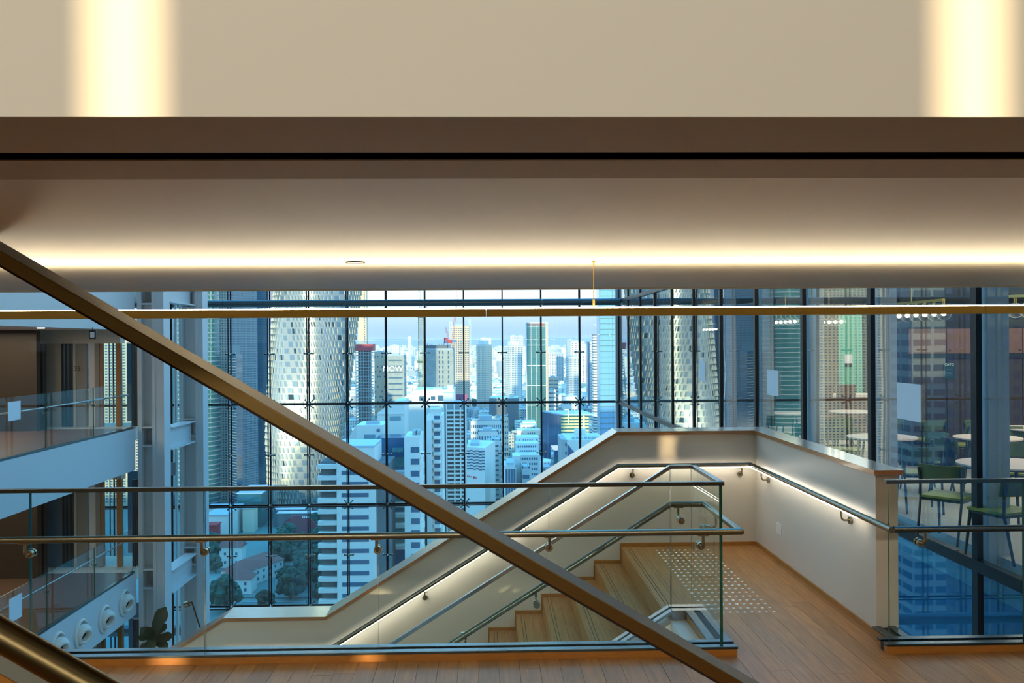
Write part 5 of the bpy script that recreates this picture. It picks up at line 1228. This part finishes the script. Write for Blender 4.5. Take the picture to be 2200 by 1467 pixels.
for i, (px, py) in enumerate(spots):
    t = 0 if random.random() < .7 else 1; x, y = gp_(px, py); loc = (x, y, GZ+.25); rz = R(random.choice((15, 25, 200, 12)) if i < 26 else (75 if i < 34 else 3))
    if used[t] == 0: o = pr[t]; o.location = loc; o.rotation_euler = (0, 0, rz); used[t] = 1
    else: o = copy_tree(pr[t], loc=loc, rz=rz)
    where = 'parked beside the low road under the balustrade rail' if i < 26 else ('on the tree-lined street' if i < 34 else 'on the wide cross road')
    T(o, 'tiny %s car %s' % (('white', 'dark')[t], where), 'car', ('white', 'dark')[t]+' cars '+where)
# trees
def tree_proto(s_, seed):
    random.seed(seed); o = E('tree', (0, 0, 0)); WL[o.name] = (0, 0, 0); m = MB()
    for k in range(34):
        aa, bb, cc = random.uniform(0, 6.28), random.random()**.5, random.uniform(-1, 1); q_ = math.sqrt(1-cc*cc*.9)*bb
        m.ball((math.cos(aa)*q_*.46*s_, math.sin(aa)*q_*.46*s_, (.62+cc*.34)*s_), random.uniform(.10, .19)*s_, 7, 5, jit=.28)
    m.build('crown', 'tree_crown', o); MB().tube([(0, 0, 0), (0, 0, .5*s_)], .04*s_, 6).build('trunk', 'trunk', o); register(o); return o
tp_ = [tree_proto(9, 31), tree_proto(12, 32), tree_proto(7.5, 33)]; tu = [0, 0, 0]
random.seed(77); tspots = []
def free(x, y, r):
    return all((x-a)**2+(y-b)**2 > (r+c)**2*.8 for a, b, c in reserved)
zones = [((485, 1112, 600, 1150), 30, 'in the dark grove behind the tiled houses'), ((600, 1130, 720, 1290), 40, 'in the dark park left of the nearest apartment block'), ((440, 1190, 462, 1240), 5, 'beside the tiled houses at the far left'), ((478, 1302, 590, 1312), 5, 'in front of the long tiled house'),
         ((590, 1062, 720, 1095), 18, 'at the foot of the twisting tower'), ((1052, 985, 1090, 1050), 16, 'along the street between the striped block and the office block'), ((1095, 905, 1108, 960), 7, 'along the upper part of the street'), ((1160, 905, 1190, 940), 12, 'in the autumn grove right of the terraced block'),
         ((1000, 872, 1120, 890), 18, 'along the wide cross road'), ((1140, 985, 1185, 1020), 8, 'in the gardens left of the glazed wing'), ((1170, 960, 1190, 1000), 6, 'between the terraced block and the glazed wing')]
for (xa, ya, xb, yb), n, lab in zones:
    for _ in range(n):
        for _try in range(6):
            px, py = random.uniform(min(xa, xb), max(xa, xb)), random.uniform(min(ya, yb), max(ya, yb)); x, y = gp_(px, py)
            if free(x, y, 4.5): break
        else: continue
        reserved.append((x, y, 5)); t = random.randrange(3); rz = random.uniform(0, 6.28)
        if tu[t] == 0: o = tp_[t]; o.location = (x, y, GZ); o.rotation_euler = (0, 0, rz); tu[t] = 1
        else: o = copy_tree(tp_[t], loc=(x, y, GZ), rz=rz)
        s_ = random.uniform(.8, 1.25); o.scale = (s_, s_, s_); lab2 = ('middling', 'tall', 'low')[t]+' dark green tree '+lab; T(o, lab2, 'tree', lab2)
# single slim far towers on the skyline
random.seed(4)
for i, (px, pt, D, w_, lab) in enumerate(((880, 724, 3600, 14, 'thin white chimney-like tower on the skyline left of the yellow crane'), (1051, 727, 3400, 14, 'slim white tower on the skyline just left of the second window rod'), (1103, 722, 3300, 22, 'slim white tower on the skyline above the left twin tower gap'), (1118, 722, 3300, 20, 'slim white tower standing close left of the green glass tower'), (1040, 727, 3600, 26, 'domed pale tower on the skyline behind the left twin tower'), (1226, 731, 2600, 22, 'bluish tower on the skyline left of the right-hand window rods'), (1241, 735, 2300, 34, 'white tower with red accents on the skyline behind the dotted tower'), (1185, 758, 2200, 22, 'warm white tower right of the green glass tower, first of a stepping row'), (1200, 760, 2300, 24, 'blue-white tower in the stepping row right of the green glass tower'), (1256, 760, 2200, 26, 'cream and blue tower low in front of the dark blue slab'), (848, 742, 4200, 40, 'pale block pair on the skyline left of the thin chimney-like tower'))):
    tower('skyline_tower', lab, px-w_/2*FPX/D, px+w_/2*FPX/D, pt, D, w_, 'facade_white' if i not in (5, 8) else 'facade_grey', 'win', 4, 22, .4, .5, side=0)

# low-rise sea of houses: individuals first, then the mass
def lr_proto(k):
    random.seed(100+k); o = E('low_rise_house', (0, 0, 0)); WL[o.name] = (0, 0, 0); w = random.uniform(14, 19); d = random.uniform(13, 18); h = random.uniform(9, 19)
    B(-w/2, w/2, -d/2, d/2, 0, h).build('walls', ('facade_white', 'facade_cream', 'facade_white', 'facade_grey')[k % 4], o)
    m = MB(); nz = int(h/3.1); grid_windows(m, -w/2, w/2, .5, h-.3, -d/2, 5, nz, .5, .42, skip=.1); grid_windows(m, -d/2, d/2, .5, h-.3, -w/2, 5, nz, .5, .42, axis='x'); m.build('windows', 'win', o, stuff=True)
    m = MB()
    for q in range(5): x, y = random.uniform(-w*.4, w*.35), random.uniform(-d*.4, d*.35); m.box(x, x+random.uniform(1, 4), y, y+random.uniform(1, 4), h, h+random.uniform(.8, 2.8))
    m.build('roof_boxes', 'roof_stuff', o); register(o); return o
lp_ = [lr_proto(k) for k in range(8)]; lu = [0]*8; random.seed(55); cnt_ = 0; hs_ = []
rdpts = [gp_(1050, 1060), gp_(1062, 1030), gp_(1068, 1010), gp_(1075, 985), gp_(1080, 960), gp_(1088, 940), gp_(1095, 920), gp_(1110, 895)]
y = 640.0; mass = [MB(), MB(), MB()]; far_trees = MB()
while y < 1500:
    x = -.30*y
    while x < .19*y:
        cx_, cyy = x+random.uniform(-2, 2), y+random.uniform(-2, 2); px = 1045+cx_/cyy*2000
        ok = free(cx_, cyy, 12) and px > 700 and all((cx_-a)**2+(cyy-b)**2 > 18**2 for a, b in rdpts) and not (gp_(1000, 893)[1]-30 < cyy < gp_(1000, 880)[1]+14)
        if ok:
            if random.random() < .74 and cnt_ < 298:
                t = random.randrange(8); rz = R(random.choice((-12, -5, 4, 10, 20, 38)))
                if lu[t] == 0: o = lp_[t]; o.location = (cx_, cyy, GZ); o.rotation_euler = (0, 0, rz); lu[t] = 1
                else: o = copy_tree(lp_[t], loc=(cx_, cyy, GZ), rz=rz)
                lm = min(((904, 'in line with the yellow crane mast'), (943, 'below the concrete core'), (988, 'below the orange tower'), (1008, 'below the thin pale crane mast'), (1040, 'below the left twin cream tower'), (1070, 'between the twin cream towers'), (1103, 'below the right twin cream tower'), (1125, 'just left of the green glass tower'), (1153, 'in front of the green glass tower'), (1190, 'right of the green glass tower'), (1230, 'below the pale dotted tower'), (1260, 'below the gridded white tower'), (1285, 'beside the striped tower'), (1330, 'seen against the right end glass tower'), (850, 'below the lettered grey block'), (800, 'behind the stepped penthouses'), (740, 'near the twisting tower')), key=lambda q: abs(q[0]-px))
                lab = '%s city house, %s, %s' % (('white flat-roofed', 'cream flat-roofed', 'white boxy', 'grey flat-roofed')[t % 4], ('near the cross road', 'one street back', 'farther back', 'far back')[min(3, int((cyy-640)/230))], lm[1])
                T(o, lab, 'house', lab); cnt_ += 1; hs_.append((cx_, cyy, 13))
            else:
                for _ in range(3): far_trees.ball((cx_+random.uniform(-8, 8), cyy+random.uniform(-8, 8), GZ+4), random.uniform(4, 7), 7, 4, jit=.2)
        x += 29
    y += 31
reserved += hs_; random.seed(8)
for _ in range(9000):
    Y_ = 1100*(15000/1100)**(random.random()**.75); x = random.uniform(-.62, .30)*Y_ if random.random() < .3 else random.uniform(-.32, .17)*Y_
    if Y_ < 1600 and 1045+x/Y_*2000 > 700: continue
    if not free(x, Y_, 8): continue
    w, d = random.uniform(11, 26), random.uniform(11, 26); h = random.uniform(7, 19)
    if Y_ > 2600 and random.random() < .13: h = random.uniform(24, 55); w = random.uniform(14, 22); d = w
    if Y_ > 5000: w *= 1.5; d *= 1.5; h *= 1.15
    if Y_ > 9000: w *= 1.8; h *= 1.1
    a = random.uniform(-.5, .8); ca, sa = math.cos(a), math.sin(a)
    v = [(x+ca*i*w/2-sa*j*d/2, Y_+sa*i*w/2+ca*j*d/2, z) for z in (GZ, GZ+h) for j in (-1, 1) for i in (-1, 1)]
    k = random.choice((0, 0, 0, 1, 2)); mass[k].add(v, [(0, 2, 3, 1), (4, 5, 7, 6), (0, 1, 5, 4), (2, 6, 7, 3), (0, 4, 6, 2), (1, 3, 7, 5)])
    if random.random() < .5 and Y_ < 6000: far_trees.ball((x+random.uniform(-22, 22), Y_+random.uniform(-22, 22), GZ+3), random.uniform(5, 9), 6, 4, sq=(1.3, 1.3, .8), jit=.2)
allm = MB()
for k in range(3): allm.add(mass[k].v, mass[k].f, k)
T(allm.build('distant_houses', ['facade_white', 'facade_cream', 'facade_grey']), 'distant mass of small white, cream and grey houses reaching to the horizon', 'city', kind='stuff')
T(far_trees.build('distant_trees', 'tree_crown'), 'dark tree clumps scattered between the distant houses', 'trees', kind='stuff')
